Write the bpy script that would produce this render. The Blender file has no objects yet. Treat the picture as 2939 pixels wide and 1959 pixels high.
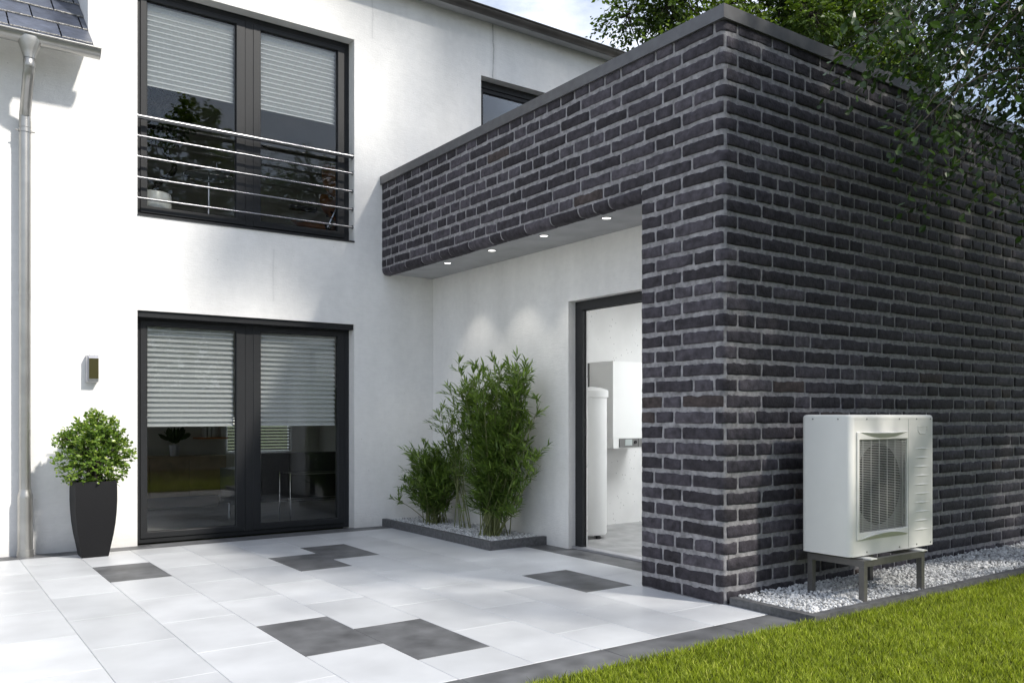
import bpy, bmesh, math, random
import numpy as np
from mathutils import Vector, Matrix
random.seed(7)
rng = np.random.default_rng(11)
scn = bpy.context.scene
COL = scn.collection
PI = math.pi

# ---------------------------------------------------------------- key measures (metres)
H = 1.25                       # eye height
YA = 8.76                      # plane of the white facade
XB, YB = 4.40, 3.79            # brick corner: front face x=XB, side face y=YB
XR = 5.065                     # rendered wall under the brick beam
YF = YA + .13                  # window frame plane

# ---------------------------------------------------------------- materials
def mat(name, col=(.5, .5, .5), rough=.6, metal=0., noise=None, bump=None, spec=.5, trans=None):
    """noise=(scale, amount, detail)   bump=(scale, strength, distance)"""
    m = bpy.data.materials.new(name); m.use_nodes = True
    nt = m.node_tree; b = nt.nodes['Principled BSDF']
    b.inputs['Base Color'].default_value = (*col, 1)
    b.inputs['Roughness'].default_value = rough
    b.inputs['Metallic'].default_value = metal
    b.inputs['Specular IOR Level'].default_value = spec
    tc = nt.nodes.new('ShaderNodeTexCoord')
    if noise:
        n = nt.nodes.new('ShaderNodeTexNoise'); n.inputs['Scale'].default_value = noise[0]
        n.inputs['Detail'].default_value = noise[2] if len(noise) > 2 else 5
        nt.links.new(tc.outputs['Object'], n.inputs['Vector'])
        r = nt.nodes.new('ShaderNodeMapRange'); r.inputs['From Min'].default_value = .3; r.inputs['From Max'].default_value = .7
        r.inputs['To Min'].default_value = 1 - noise[1]; r.inputs['To Max'].default_value = 1 + noise[1]
        nt.links.new(n.outputs['Fac'], r.inputs['Value'])
        v = nt.nodes.new('ShaderNodeVectorMath'); v.operation = 'SCALE'; v.inputs[0].default_value = col
        nt.links.new(r.outputs['Result'], v.inputs['Scale'])
        nt.links.new(v.outputs['Vector'], b.inputs['Base Color'])
    if bump:
        add_bump(nt, b, tc, *bump)
    return m

def add_bump(nt, b, tc, scale, strength, dist=.004, detail=6):
    n = nt.nodes.new('ShaderNodeTexNoise'); n.inputs['Scale'].default_value = scale; n.inputs['Detail'].default_value = detail
    nt.links.new(tc.outputs['Object'], n.inputs['Vector'])
    bp = nt.nodes.new('ShaderNodeBump'); bp.inputs['Strength'].default_value = strength; bp.inputs['Distance'].default_value = dist
    nt.links.new(n.outputs['Fac'], bp.inputs['Height'])
    nt.links.new(bp.outputs['Normal'], b.inputs['Normal'])

def N(nt, t, **kw):
    n = nt.nodes.new(t)
    for k, v in kw.items():
        setattr(n, k, v)
    return n

def mathn(nt, op, a, b=None, c=None):
    n = nt.nodes.new('ShaderNodeMath'); n.operation = op
    for i, x in enumerate((a, b, c)):
        if x is None: continue
        if isinstance(x, (int, float)): n.inputs[i].default_value = x
        else: nt.links.new(x, n.inputs[i])
    return n.outputs[0]

def attr_mat(name, ramp, rough=.6, bump=None, spec=.4, translucent=0., noise=None, metal=0., attr='var', trans_gain=(1.6, 1.7, .7)):
    """colour from the per-vertex attribute through a ramp [(pos, rgb), ...]"""
    m = bpy.data.materials.new(name); m.use_nodes = True
    nt = m.node_tree; b = nt.nodes['Principled BSDF']
    b.inputs['Roughness'].default_value = rough; b.inputs['Specular IOR Level'].default_value = spec
    b.inputs['Metallic'].default_value = metal
    a = N(nt, 'ShaderNodeAttribute'); a.attribute_name = attr
    cr = N(nt, 'ShaderNodeValToRGB'); el = cr.color_ramp.elements
    while len(el) < len(ramp): el.new(.5)
    for e, (p, c) in zip(el, ramp): e.position = p; e.color = (*c, 1)
    nt.links.new(a.outputs['Fac'], cr.inputs['Fac'])
    out = cr.outputs['Color']
    tc = N(nt, 'ShaderNodeTexCoord')
    if noise:
        n = N(nt, 'ShaderNodeTexNoise'); n.inputs['Scale'].default_value = noise[0]; n.inputs['Detail'].default_value = 6
        nt.links.new(tc.outputs['Object'], n.inputs['Vector'])
        r = N(nt, 'ShaderNodeMapRange'); r.inputs['From Min'].default_value = .3; r.inputs['From Max'].default_value = .7
        r.inputs['To Min'].default_value = 1 - noise[1]; r.inputs['To Max'].default_value = 1 + noise[1]
        nt.links.new(n.outputs['Fac'], r.inputs['Value'])
        v = N(nt, 'ShaderNodeVectorMath', operation='SCALE')
        nt.links.new(out, v.inputs[0]); nt.links.new(r.outputs['Result'], v.inputs['Scale']); out = v.outputs['Vector']
    nt.links.new(out, b.inputs['Base Color'])
    if bump: add_bump(nt, b, tc, *bump)
    if translucent:
        t = N(nt, 'ShaderNodeBsdfTranslucent')
        g = N(nt, 'ShaderNodeVectorMath', operation='MULTIPLY'); g.inputs[1].default_value = trans_gain
        nt.links.new(out, g.inputs[0]); nt.links.new(g.outputs['Vector'], t.inputs['Color'])
        mx = N(nt, 'ShaderNodeMixShader'); mx.inputs[0].default_value = translucent
        nt.links.new(b.outputs[0], mx.inputs[1]); nt.links.new(t.outputs[0], mx.inputs[2])
        nt.links.new(mx.outputs[0], nt.nodes['Material Output'].inputs['Surface'])
    return m

def glass_mat(name, tint=.97):
    m = bpy.data.materials.new(name); m.use_nodes = True
    nt = m.node_tree; nt.nodes.remove(nt.nodes['Principled BSDF'])
    f = N(nt, 'ShaderNodeFresnel'); f.inputs['IOR'].default_value = 1.5
    t = N(nt, 'ShaderNodeBsdfTransparent'); t.inputs['Color'].default_value = (tint, tint * 1.01, tint, 1)
    g = N(nt, 'ShaderNodeBsdfGlossy'); g.inputs['Roughness'].default_value = 0.0; g.inputs['Color'].default_value = (.95, .97, 1, 1)
    mx = N(nt, 'ShaderNodeMixShader')
    k = mathn(nt, 'MULTIPLY', f.outputs[0], .75)
    nt.links.new(k, mx.inputs[0]); nt.links.new(t.outputs[0], mx.inputs[1]); nt.links.new(g.outputs[0], mx.inputs[2])
    nt.links.new(mx.outputs[0], nt.nodes['Material Output'].inputs['Surface'])
    return m

def emit_mat(name, col, s):
    m = bpy.data.materials.new(name); m.use_nodes = True
    b = m.node_tree.nodes['Principled BSDF']
    b.inputs['Base Color'].default_value = (.8, .8, .8, 1)
    b.inputs['Emission Color'].default_value = (*col, 1); b.inputs['Emission Strength'].default_value = s
    return m

def plaster_mat():
    m = bpy.data.materials.new('white_render'); m.use_nodes = True
    nt = m.node_tree; b = nt.nodes['Principled BSDF']; b.inputs['Roughness'].default_value = .92; b.inputs['Specular IOR Level'].default_value = .2
    tc = N(nt, 'ShaderNodeTexCoord'); O = tc.outputs['Object']
    def noise(scale, detail=5, vec=O, rough=.55):
        n = N(nt, 'ShaderNodeTexNoise'); n.inputs['Scale'].default_value = scale; n.inputs['Detail'].default_value = detail
        n.inputs['Roughness'].default_value = rough
        nt.links.new(vec, n.inputs['Vector']); return n.outputs['Fac']
    mp = N(nt, 'ShaderNodeMapping'); mp.inputs['Scale'].default_value = (1, 1, .25)
    nt.links.new(O, mp.inputs['Vector'])
    big = noise(1.6, 6, mp.outputs['Vector'])
    mid = noise(14, 6)
    # fine straight trowel marks
    mp2 = N(nt, 'ShaderNodeMapping'); mp2.inputs['Scale'].default_value = (5, 5, 34); mp2.inputs['Rotation'].default_value = (0, .5, 0)
    nt.links.new(O, mp2.inputs['Vector'])
    mk = noise(2.2, 8, mp2.outputs['Vector'], .7)
    # weather streaks under two hairline joints
    sep = N(nt, 'ShaderNodeSeparateXYZ'); nt.links.new(O, sep.inputs[0])
    wob = noise(3.0, 4)
    xw = mathn(nt, 'ADD', sep.outputs['X'], mathn(nt, 'MULTIPLY', wob, .07))
    tot = None
    for x0, z0, z1, amp in ((3.171, 2.45, 3.0, .16), (5.958, 5.43, 6.2, .75), (4.311, 5.5, 6.2, .22)):
        d = mathn(nt, 'ABSOLUTE', mathn(nt, 'SUBTRACT', xw, x0))
        g = mathn(nt, 'SUBTRACT', 1, mathn(nt, 'MULTIPLY', d, 70.)); g = mathn(nt, 'MAXIMUM', g, 0)
        g2 = mathn(nt, 'MULTIPLY', mathn(nt, 'MAXIMUM', mathn(nt, 'SUBTRACT', 1, mathn(nt, 'MULTIPLY', d, 16.)), 0), .35)
        g = mathn(nt, 'ADD', g, g2)
        a = mathn(nt, 'MULTIPLY', mathn(nt, 'GREATER_THAN', sep.outputs['Z'], z0), mathn(nt, 'LESS_THAN', sep.outputs['Z'], z1))
        g = mathn(nt, 'MULTIPLY', mathn(nt, 'MULTIPLY', g, a), mathn(nt, 'MULTIPLY', noise(7, 5), amp * 1.5))
        tot = g if tot is None else mathn(nt, 'ADD', tot, g)
    # sparse pin holes
    vor = N(nt, 'ShaderNodeTexVoronoi'); vor.inputs['Scale'].default_value = 9; nt.links.new(O, vor.inputs['Vector'])
    pin = mathn(nt, 'LESS_THAN', vor.outputs['Distance'], .035)
    pin = mathn(nt, 'MULTIPLY', pin, mathn(nt, 'GREATER_THAN', noise(5, 3), .53))
    val = mathn(nt, 'ADD', .56, mathn(nt, 'MULTIPLY', big, .36))
    val = mathn(nt, 'ADD', val, mathn(nt, 'MULTIPLY', mid, .11))
    val = mathn(nt, 'ADD', val, mathn(nt, 'MULTIPLY', mk, .09))
    base = mathn(nt, 'MAXIMUM', mathn(nt, 'SUBTRACT', 1, mathn(nt, 'MULTIPLY', sep.outputs['Z'], 4.5)), 0)
    val = mathn(nt, 'SUBTRACT', val, mathn(nt, 'MULTIPLY', mathn(nt, 'MULTIPLY', base, noise(6, 6)), .16))
    val = mathn(nt, 'SUBTRACT', val, mathn(nt, 'MULTIPLY', tot, .6))
    val = mathn(nt, 'SUBTRACT', val, mathn(nt, 'MULTIPLY', pin, .35))
    cb = N(nt, 'ShaderNodeVectorMath', operation='SCALE'); cb.inputs[0].default_value = (1.0, .985, .96)
    nt.links.new(val, cb.inputs['Scale']); nt.links.new(cb.outputs['Vector'], b.inputs['Base Color'])
    h = mathn(nt, 'ADD', mathn(nt, 'MULTIPLY', mk, 1.), mathn(nt, 'MULTIPLY', noise(55, 4), .5))
    h = mathn(nt, 'SUBTRACT', h, mathn(nt, 'MULTIPLY', pin, 2.))
    bp = N(nt, 'ShaderNodeBump'); bp.inputs['Strength'].default_value = .55; bp.inputs['Distance'].default_value = .006
    nt.links.new(h, bp.inputs['Height']); nt.links.new(bp.outputs['Normal'], b.inputs['Normal'])
    return m

def concrete_speckled():
    m = bpy.data.materials.new('speckled_concrete'); m.use_nodes = True
    nt = m.node_tree; b = nt.nodes['Principled BSDF']; b.inputs['Roughness'].default_value = .85
    tc = N(nt, 'ShaderNodeTexCoord')
    v = N(nt, 'ShaderNodeTexVoronoi'); v.inputs['Scale'].default_value = 22; nt.links.new(tc.outputs['Object'], v.inputs['Vector'])
    n = N(nt, 'ShaderNodeTexNoise'); n.inputs['Scale'].default_value = 3; n.inputs['Detail'].default_value = 7
    nt.links.new(tc.outputs['Object'], n.inputs['Vector'])
    p = mathn(nt, 'MULTIPLY', mathn(nt, 'LESS_THAN', v.outputs['Distance'], .16), mathn(nt, 'GREATER_THAN', n.outputs['Fac'], .52))
    val = mathn(nt, 'SUBTRACT', mathn(nt, 'ADD', .60, mathn(nt, 'MULTIPLY', n.outputs['Fac'], .22)), mathn(nt, 'MULTIPLY', p, .25))
    s = N(nt, 'ShaderNodeVectorMath', operation='SCALE'); s.inputs[0].default_value = (1, .995, .98)
    nt.links.new(val, s.inputs['Scale']); nt.links.new(s.outputs['Vector'], b.inputs['Base Color'])
    return m

M = {}
M['render'] = plaster_mat()
M['speck'] = concrete_speckled()
M['frame'] = mat('anthracite_frame', (.018, .019, .021), .48, noise=(40, .08), bump=(300, .05, .001), spec=.32)
M['gasket'] = mat('black_gasket', (.008, .008, .009), .6)
M['glass'] = glass_mat('window_glass', .965)
M['zinc'] = mat('weathered_zinc', (.38, .375, .36), .36, .85, noise=(5, .12), bump=(14, .05, .003))
M['gutter_shaded'] = mat('shaded_zinc', (.10, .092, .085), .45, .5, noise=(6, .2), bump=(18, .1, .004))  # the upper gutter's shade is darkened into the zinc colour
M['steel'] = mat('brushed_stainless_steel', (.28, .28, .29), .30, 1., noise=(60, .06))
M['coping'] = mat('grey_metal_coping', (.125, .125, .13), .42, .25, noise=(14, .14), bump=(60, .1, .002))
M['soffit'] = mat('grey_soffit_board', (.42, .42, .43), .8, noise=(5, .10), bump=(40, .15, .002))
M['dark_tile'] = mat('dark_slab', (.115, .117, .122), .5, noise=(5, .42, 10), bump=(90, .12, .002))
M['kerb'] = mat('dark_kerb_stone', (.095, .096, .10), .7, noise=(30, .3, 8), bump=(120, .35, .002))
M['grout'] = mat('pale_grout', (.42, .42, .42), .9)
M['pot'] = mat('matt_black_planter', (.008, .008, .009), .6, spec=.25, noise=(80, .12), bump=(250, .12, .001))
M['soil'] = mat('potting_soil', (.03, .022, .015), .95, bump=(60, .8, .02))
M['white_paint'] = mat('white_enamel', (.80, .80, .785), .28, noise=(3, .02))
M['hp_white'] = mat('powder_coated_white', (.80, .79, .75), .7, spec=.3, noise=(4, .03), bump=(400, .06, .0005))
M['hp_grille'] = mat('pale_grille_plastic', (.48, .48, .46), .45)
M['shroud'] = mat('grey_shroud', (.30, .30, .29), .6)
M['black_in'] = mat('dark_cavity', (.010, .010, .011), .7)
M['stand'] = mat('grey_painted_steel', (.13, .125, .12), .45, .3, noise=(30, .1), bump=(150, .08, .001))
M['screw'] = mat('screw_metal', (.35, .35, .35), .35, .9)
M['blind'] = mat('pleated_blind_fabric', (.90, .90, .90), .7, noise=(30, .04))
M['wood'] = mat('walnut_veneer', (.62, .27, .10), .35, noise=(5, .35, 8))
M['leather'] = mat('black_leather_dark_walls', (.012, .012, .013), .45, bump=(60, .3, .003))
M['chrome'] = mat('chrome', (.42, .42, .43), .08, 1.)
M['int_wall'] = mat('interior_plaster', (.66, .65, .62), .9, noise=(3, .05))
M['int_floor'] = mat('interior_floor', (.36, .34, .32), .4, noise=(4, .15))
M['util_floor'] = mat('grey_brushed_floor', (.33, .33, .33), .45, noise=(6, .25, 8))
M['oak'] = mat('oak_cabinet', (.30, .20, .12), .5, noise=(6, .25, 8))
M['ground'] = mat('lawn_soil', (.045, .06, .018), .95, noise=(3, .35), bump=(30, .8, .03))
M['bark'] = mat('tree_bark', (.035, .028, .022), .9, noise=(12, .4, 8), bump=(25, .9, .02))
M['panel_grey'] = mat('boiler_panel_grey', (.16, .16, .155), .5)
M['lcd'] = mat('display_glass', (.42, .46, .45), .3)
M['lamp_alu'] = mat('lamp_aluminium', (.50, .50, .53), .38, .6)
M['lamp_olive'] = mat('olive_lamp_glass', (.050, .045, .016), .25)
M['emit'] = emit_mat('lamp_disc', (1, .98, .94), 4.)
M['emit_ceil'] = emit_mat('ceiling_panel', (.95, .98, 1.), 19.)
M['mortar'] = mat('sandy_mortar', (.28, .272, .282), .95, noise=(24, .38, 9), bump=(120, .8, .005))
M['slate'] = attr_mat('blue_slate', [(0, (.030, .036, .055)), (1, (.075, .085, .115))], .34, bump=(34, .45, .006), spec=.6, noise=(10, .35))
M['slate_edge'] = mat('chipped_slate_edge', (.30, .29, .27), .5, noise=(90, .9, 6), bump=(120, 1., .01))
M['brick'] = attr_mat('anthracite_brick', [(0, (.030, .027, .032)), (.5, (.052, .047, .057)), (.88, (.084, .076, .090)), (.94, (.056, .046, .046)), (1, (.062, .047, .044))], .68, bump=(55, .8, .007), spec=.22, noise=(22, .42))
M['tile'] = attr_mat('light_porcelain_tile', [(0, (.50, .51, .525)), (1, (.60, .61, .625))], .40, spec=.45, noise=(2.2, .12), bump=(160, .05, .001))
M['gravel'] = attr_mat('white_marble_gravel', [(0, (.20, .20, .20)), (.2, (.42, .42, .42)), (.55, (.66, .66, .66)), (1, (.84, .84, .83))], .7, bump=(200, .3, .002))
M['gravel_bed'] = mat('gravel_underlay', (.09, .09, .09), .95, noise=(80, .6))
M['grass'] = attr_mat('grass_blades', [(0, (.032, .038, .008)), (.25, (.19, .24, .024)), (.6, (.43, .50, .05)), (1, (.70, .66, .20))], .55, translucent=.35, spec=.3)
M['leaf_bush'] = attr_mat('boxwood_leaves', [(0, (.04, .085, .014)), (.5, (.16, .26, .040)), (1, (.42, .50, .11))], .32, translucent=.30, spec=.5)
M['leaf_bamboo'] = attr_mat('bamboo_leaves', [(0, (.045, .085, .018)), (.5, (.125, .20, .036)), (1, (.26, .37, .075))], .45, translucent=.25, spec=.4)
M['cane'] = mat('bamboo_cane', (.17, .19, .07), .5, noise=(12, .3))
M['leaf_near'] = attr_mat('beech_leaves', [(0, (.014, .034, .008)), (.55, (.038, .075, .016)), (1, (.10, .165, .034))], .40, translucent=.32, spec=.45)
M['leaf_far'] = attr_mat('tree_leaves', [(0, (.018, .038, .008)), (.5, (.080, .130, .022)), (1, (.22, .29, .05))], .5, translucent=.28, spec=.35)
M['plant_dark'] = attr_mat('houseplant_leaves', [(0, (.02, .035, .01)), (1, (.06, .09, .02))], .5)

# ---------------------------------------------------------------- object helpers
def link(o, parent=None):
    COL.objects.link(o)
    if parent is not None:
        o.parent = parent
        loc = parent.location if parent.type == 'EMPTY' else Vector((0, 0, 0))
        o.matrix_parent_inverse = Matrix.Translation(-loc)
    return o

def thing(name, label, cat, loc=(0, 0, 0), group=None):
    o = bpy.data.objects.new(name, None); COL.objects.link(o); o.location = loc
    o.empty_display_size = .2
    o['label'] = label; o['category'] = cat
    if group: o['group'] = group
    return o

def tag(o, label, cat, group=None):
    o['label'] = label; o['category'] = cat
    if group: o['group'] = group
    return o

def finish(me, mats, smooth=None):
    for m in (mats if isinstance(mats, (list, tuple)) else [mats]): me.materials.append(m)
    if smooth is None:
        if len(me.polygons) and not me.attributes.get('sharp_face'): me.polygons.foreach_set('use_smooth', np.zeros(len(me.polygons), bool))
    else:
        me.polygons.foreach_set('use_smooth', np.ones(len(me.polygons), bool))
        if smooth < 3: me.set_sharp_from_angle(angle=smooth)
    me.update()

def arr_obj(name, V, F, mats, parent=None, var=None, smooth=None, midx=None):
    """fast mesh from arrays; F is (M,k) or a list of such arrays"""
    V = np.asarray(V, np.float32); Fs = F if isinstance(F, list) else [F]
    Fs = [np.asarray(f, np.int32) for f in Fs if len(f)]
    me = bpy.data.meshes.new(name)
    me.vertices.add(len(V)); me.vertices.foreach_set('co', V.ravel())
    loops = np.concatenate([f.ravel() for f in Fs])
    tot = np.concatenate([np.full(len(f), f.shape[1], np.int32) for f in Fs])
    st = np.concatenate([[0], np.cumsum(tot)[:-1]]).astype(np.int32)
    me.loops.add(len(loops)); me.loops.foreach_set('vertex_index', loops)
    me.polygons.add(len(tot)); me.polygons.foreach_set('loop_start', st); me.polygons.foreach_set('loop_total', tot)
    if midx is not None: me.polygons.foreach_set('material_index', np.asarray(midx, np.int32))
    if var is not None:
        a = me.attributes.new('var', 'FLOAT', 'POINT'); a.data.foreach_set('value', np.asarray(var, np.float32))
    me.update(calc_edges=True); me.validate()
    finish(me, mats, smooth)
    o = bpy.data.objects.new(name, me)
    return link(o, parent)

def bm_obj(name, bm, mats, parent=None, bevel=0, smooth=None, seg=1):
    if bevel:
        es = [e for e in bm.edges if len(e.link_faces) == 2 and e.calc_face_angle(0) > .5]
        bmesh.ops.bevel(bm, geom=es, offset=bevel, segments=seg, profile=.6, affect='EDGES', clamp_overlap=True)
    me = bpy.data.meshes.new(name); bm.to_mesh(me); bm.free()
    finish(me, mats, smooth)
    return link(bpy.data.objects.new(name, me), parent)

def box(bm, x0, x1, y0, y1, z0, z1, mi=0):
    v = [bm.verts.new(p) for p in ((x0, y0, z0), (x1, y0, z0), (x1, y1, z0), (x0, y1, z0), (x0, y0, z1), (x1, y0, z1), (x1, y1, z1), (x0, y1, z1))]
    for f in ((3, 2, 1, 0), (4, 5, 6, 7), (0, 1, 5, 4), (1, 2, 6, 5), (2, 3, 7, 6), (3, 0, 4, 7)):
        bm.faces.new([v[i] for i in f]).material_index = mi

def box_obj(name, dims, m, parent=None, bevel=0, smooth=None, seg=1):
    bm = bmesh.new(); box(bm, *dims); return bm_obj(name, bm, m, parent, bevel, smooth, seg)

def tube_arrays(pts, rad, seg=12, cap=True):
    pts = np.asarray(pts, float); n = len(pts)
    rad = np.full(n, rad) if np.isscalar(rad) else np.asarray(rad, float)
    T = np.gradient(pts, axis=0); T /= np.linalg.norm(T, axis=1)[:, None] + 1e-12
    up = np.array([0, 0, 1.]) if abs(T[0][2]) < .9 else np.array([1., 0, 0])
    A = np.cross(T[0], up); A /= np.linalg.norm(A); V = []
    for i in range(n):
        A = A - T[i] * (A @ T[i]); A /= np.linalg.norm(A); B = np.cross(T[i], A)
        an = np.linspace(0, 2 * PI, seg, endpoint=False)
        V.append(pts[i] + rad[i] * (np.cos(an)[:, None] * A + np.sin(an)[:, None] * B))
    V = np.concatenate(V)
    i = np.arange(n - 1)[:, None] * seg; j = np.arange(seg)[None]; k = (j + 1) % seg
    F = np.stack([i + j, i + k, i + seg + k, i + seg + j], -1).reshape(-1, 4)
    Fs = [F]
    if cap: Fs.append(np.array([np.arange(seg)[::-1], (n - 1) * seg + np.arange(seg)]))
    return V, Fs

def tube(name, pts, rad, m, parent=None, seg=12, smooth=.7, cap=True):
    V, F = tube_arrays(pts, rad, seg, cap); return arr_obj(name, V, F, m, parent, smooth=smooth)

def lathe(name, prof, c, m, parent=None, seg=40, smooth=.6):
    """prof: [(r, z)], around the vertical through c"""
    V = []; F = []
    for r, z in prof:
        for k in range(seg):
            a = 2 * PI * k / seg; V.append((c[0] + r * math.cos(a), c[1] + r * math.sin(a), c[2] + z))
    for i in range(len(prof) - 1):
        for k in range(seg):
            F.append((i * seg + k, i * seg + (k + 1) % seg, (i + 1) * seg + (k + 1) % seg, (i + 1) * seg + k))
    return arr_obj(name, V, np.array(F), m, parent, smooth=smooth)

def merge(parts):
    V = []; Q = {}; o = 0
    for v, fs in parts:
        V.append(v)
        for f in fs: Q.setdefault(f.shape[1], []).append(f + o)
        o += len(v)
    return np.concatenate(V), [np.concatenate(q) for q in Q.values()]

def struct(o):
    o['kind'] = 'structure'; return o

# wall slab with rectangular openings, perpendicular to axis ('x' or 'y'); reveals included
def wall_mesh(axis, p0, p1, a0, a1, z0, z1, holes):
    bm = bmesh.new()
    A = sorted({a0, a1, *[h[0] for h in holes], *[h[1] for h in holes]})
    Zs = sorted({z0, z1, *[h[2] for h in holes], *[h[3] for h in holes]})
    A = [a for a in A if a0 <= a <= a1]; Zs = [z for z in Zs if z0 <= z <= z1]
    def pt(p, a, z): return (p, a, z) if axis == 'x' else (a, p, z)
    cache = {}
    def v(p, a, z):
        k = (round(p, 5), round(a, 5), round(z, 5))
        if k not in cache: cache[k] = bm.verts.new(pt(p, a, z))
        return cache[k]
    solid = {}
    for i in range(len(A) - 1):
        for j in range(len(Zs) - 1):
            ca, cz = (A[i] + A[i + 1]) / 2, (Zs[j] + Zs[j + 1]) / 2
            solid[i, j] = not any(h[0] < ca < h[1] and h[2] < cz < h[3] for h in holes)
    for (i, j), s in solid.items():
        if not s: continue
        x0, x1, q0, q1 = A[i], A[i + 1], Zs[j], Zs[j + 1]
        bm.faces.new([v(p0, x0, q0), v(p0, x1, q0), v(p0, x1, q1), v(p0, x0, q1)])
        bm.faces.new([v(p1, x0, q0), v(p1, x0, q1), v(p1, x1, q1), v(p1, x1, q0)])
        for di, dj, e in ((-1, 0, ((x0, q0), (x0, q1))), (1, 0, ((x1, q1), (x1, q0))), (0, -1, ((x1, q0), (x0, q0))), (0, 1, ((x0, q1), (x1, q1)))):
            if not solid.get((i + di, j + dj), False):
                bm.faces.new([v(p0, *e[0]), v(p0, *e[1]), v(p1, *e[1]), v(p1, *e[0])])
    bmesh.ops.recalc_face_normals(bm, faces=bm.faces)
    return bm

# mitred rectangular ring in the plane of a facade
def ring(bm, x0, x1, z0, z1, wl, wr, wb, wt, y0, y1, axis='y'):
    o = [(x0, z0), (x1, z0), (x1, z1), (x0, z1)]; i = [(x0 + wl, z0 + wb), (x1 - wr, z0 + wb), (x1 - wr, z1 - wt), (x0 + wl, z1 - wt)]
    def pt(a, p): return (a[0], p, a[1]) if axis == 'y' else (p, a[0], a[1])
    fo = [bm.verts.new(pt(a, y0)) for a in o]; fi = [bm.verts.new(pt(a, y0)) for a in i]
    bo = [bm.verts.new(pt(a, y1)) for a in o]; bi = [bm.verts.new(pt(a, y1)) for a in i]
    for k in range(4):
        n = (k + 1) % 4
        for f in ([fo[k], fo[n], fi[n], fi[k]], [bo[n], bo[k], bi[k], bi[n]], [fo[n], fo[k], bo[k], bo[n]], [fi[k], fi[n], bi[n], bi[k]]):
            bm.faces.new(f)

def ring_obj(name, args, m, parent, bevel=.003, axis='y'):
    bm = bmesh.new(); ring(bm, *args, axis=axis); bmesh.ops.recalc_face_normals(bm, faces=bm.faces)
    return bm_obj(name, bm, m, parent, bevel, smooth=.6)

# ================================================================ GROUND
ground = struct(arr_obj('ground', [(-90, -110, -.035), (110, -110, -.035), (110, 120, -.035), (-90, 120, -.035)], np.array([[0, 1, 2, 3]]), M['ground']))

# patio tiles ------------------------------------------------------------
def slab(V, F, MI, VAR, x0, x1, y0, y1, mi, g=.0013, b=.0022, top=0.):
    x0 += g; x1 -= g; y0 += g; y1 -= g
    if x1 - x0 < .01 or y1 - y0 < .01: return
    o = len(V); r = rng.random()
    for (a, c, z) in ((0, 0, -.03), (b * 0, 0, -b), (b, b, 0)):
        pass
    for inset, z in ((0, -.02), (0, top - b), (b, top)):
        V += [(x0 + inset, y0 + inset, z), (x1 - inset, y0 + inset, z), (x1 - inset, y1 - inset, z), (x0 + inset, y1 - inset, z)]
    VAR += [r] * 12
    for l in (0, 4):
        for k in range(4):
            n = (k + 1) % 4; F.append((o + l + k, o + l + n, o + l + 4 + n, o + l + 4 + k)); MI.append(mi)
    F.append((o + 8, o + 9, o + 10, o + 11)); MI.append(mi)

V, F, MI, VAR = [], [], [], []
PX, PY = .447, .78
DARK = {(1, 7.745), (5, 7.745), (4, 7.355), (2, 5.015), (3, 4.625), (7, 5.405)}
for c in range(-12, 9):
    x0 = .795 + PX * c; x1 = x0 + PX
    yt = 7.745 if c % 2 else 7.355
    edges = [8.525] + [yt - PY * j for j in range(-1 if c % 2 else 0, 8)]
    edges = sorted({round(e, 4) for e in edges if 3.449 < e <= 8.525} | {3.449, 8.525} | ({8.135} if c % 2 == 0 else set()), reverse=True)
    for a, b_ in zip(edges[:-1], edges[1:]):
        dk = any(c == dc and abs(a - dy) < .01 for dc, dy in DARK)
        if c == 8:
            if b_ < 3.79 < a:
                slab(V, F, MI, VAR, x0, 4.43, b_, 3.79, 0); slab(V, F, MI, VAR, x0, x1, 3.79, a, 0, g=0); continue
            if a <= 3.79: slab(V, F, MI, VAR, x0, 4.43, b_, a, 0); continue
        slab(V, F, MI, VAR, x0, x1, b_, a, 1 if dk else 0)
# dark border to the lawn, strips along the facade and in front of the recessed wall
x = 2.145 - 8 * .894
while x < 4.43:
    slab(V, F, MI, VAR, x, min(x + .894, 4.43), 3.17, 3.449, 1); x += .894
x = 1.12 - 7 * .78
while x < 4.39:
    slab(V, F, MI, VAR, x, min(x + .78, 4.39), 8.525, 8.80, 1); x += .78
y = 8.0
for y0, y1 in ((4.2, 4.98), (4.98, 5.76), (5.76, 6.56)):
    slab(V, F, MI, VAR, 4.818, 5.16, y0, y1, 1)
V = V; arr = np.array(F)
patio = struct(arr_obj('patio', V, arr, [M['tile'], M['dark_tile']], var=VAR, midx=MI))
struct(box_obj('patio_bed', (-4.7, 4.43, 3.172, 8.8, -.034, -.005), M['grout']))
struct(box_obj('patio_bed', (4.43, 5.17, 3.80, 8.8, -.034, -.0055), M['grout']))

# kerbs and beds ------------------------------------------------------------
bm = bmesh.new()
box(bm, 4.432, 4.492, 3.178, 3.765, -.03, .05)
box(bm, 4.432, 5.60, 3.115, 3.175, -.03, .05)
for i in range(5):
    box(bm, 5.603 + i * 1.2, 6.80 + i * 1.2, 3.115, 3.175, -.03, .05)
struct(bm_obj('kerb', bm, M['kerb'], bevel=.004, smooth=.6))
struct(box_obj('gravel_underlay', (4.492, 11.5, 3.175, 3.80, -.03, .016), M['gravel_bed']))

plan = thing('planting_bed', 'low dark kerb edged planting bed of white gravel in the corner recess', 'planting bed', (4.73, 7.66, 0))
bm = bmesh.new()
box(bm, 4.40, 4.452, 6.56, 8.758, -.02, .081); box(bm, 4.4525, 5.063, 6.56, 6.612, -.02, .081)
bm_obj('edging', bm, M['kerb'], plan, bevel=.003, smooth=.6)
box_obj('soil', (4.453, 5.063, 6.613, 8.758, -.02, .045), M['gravel_bed'], plan)

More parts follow.
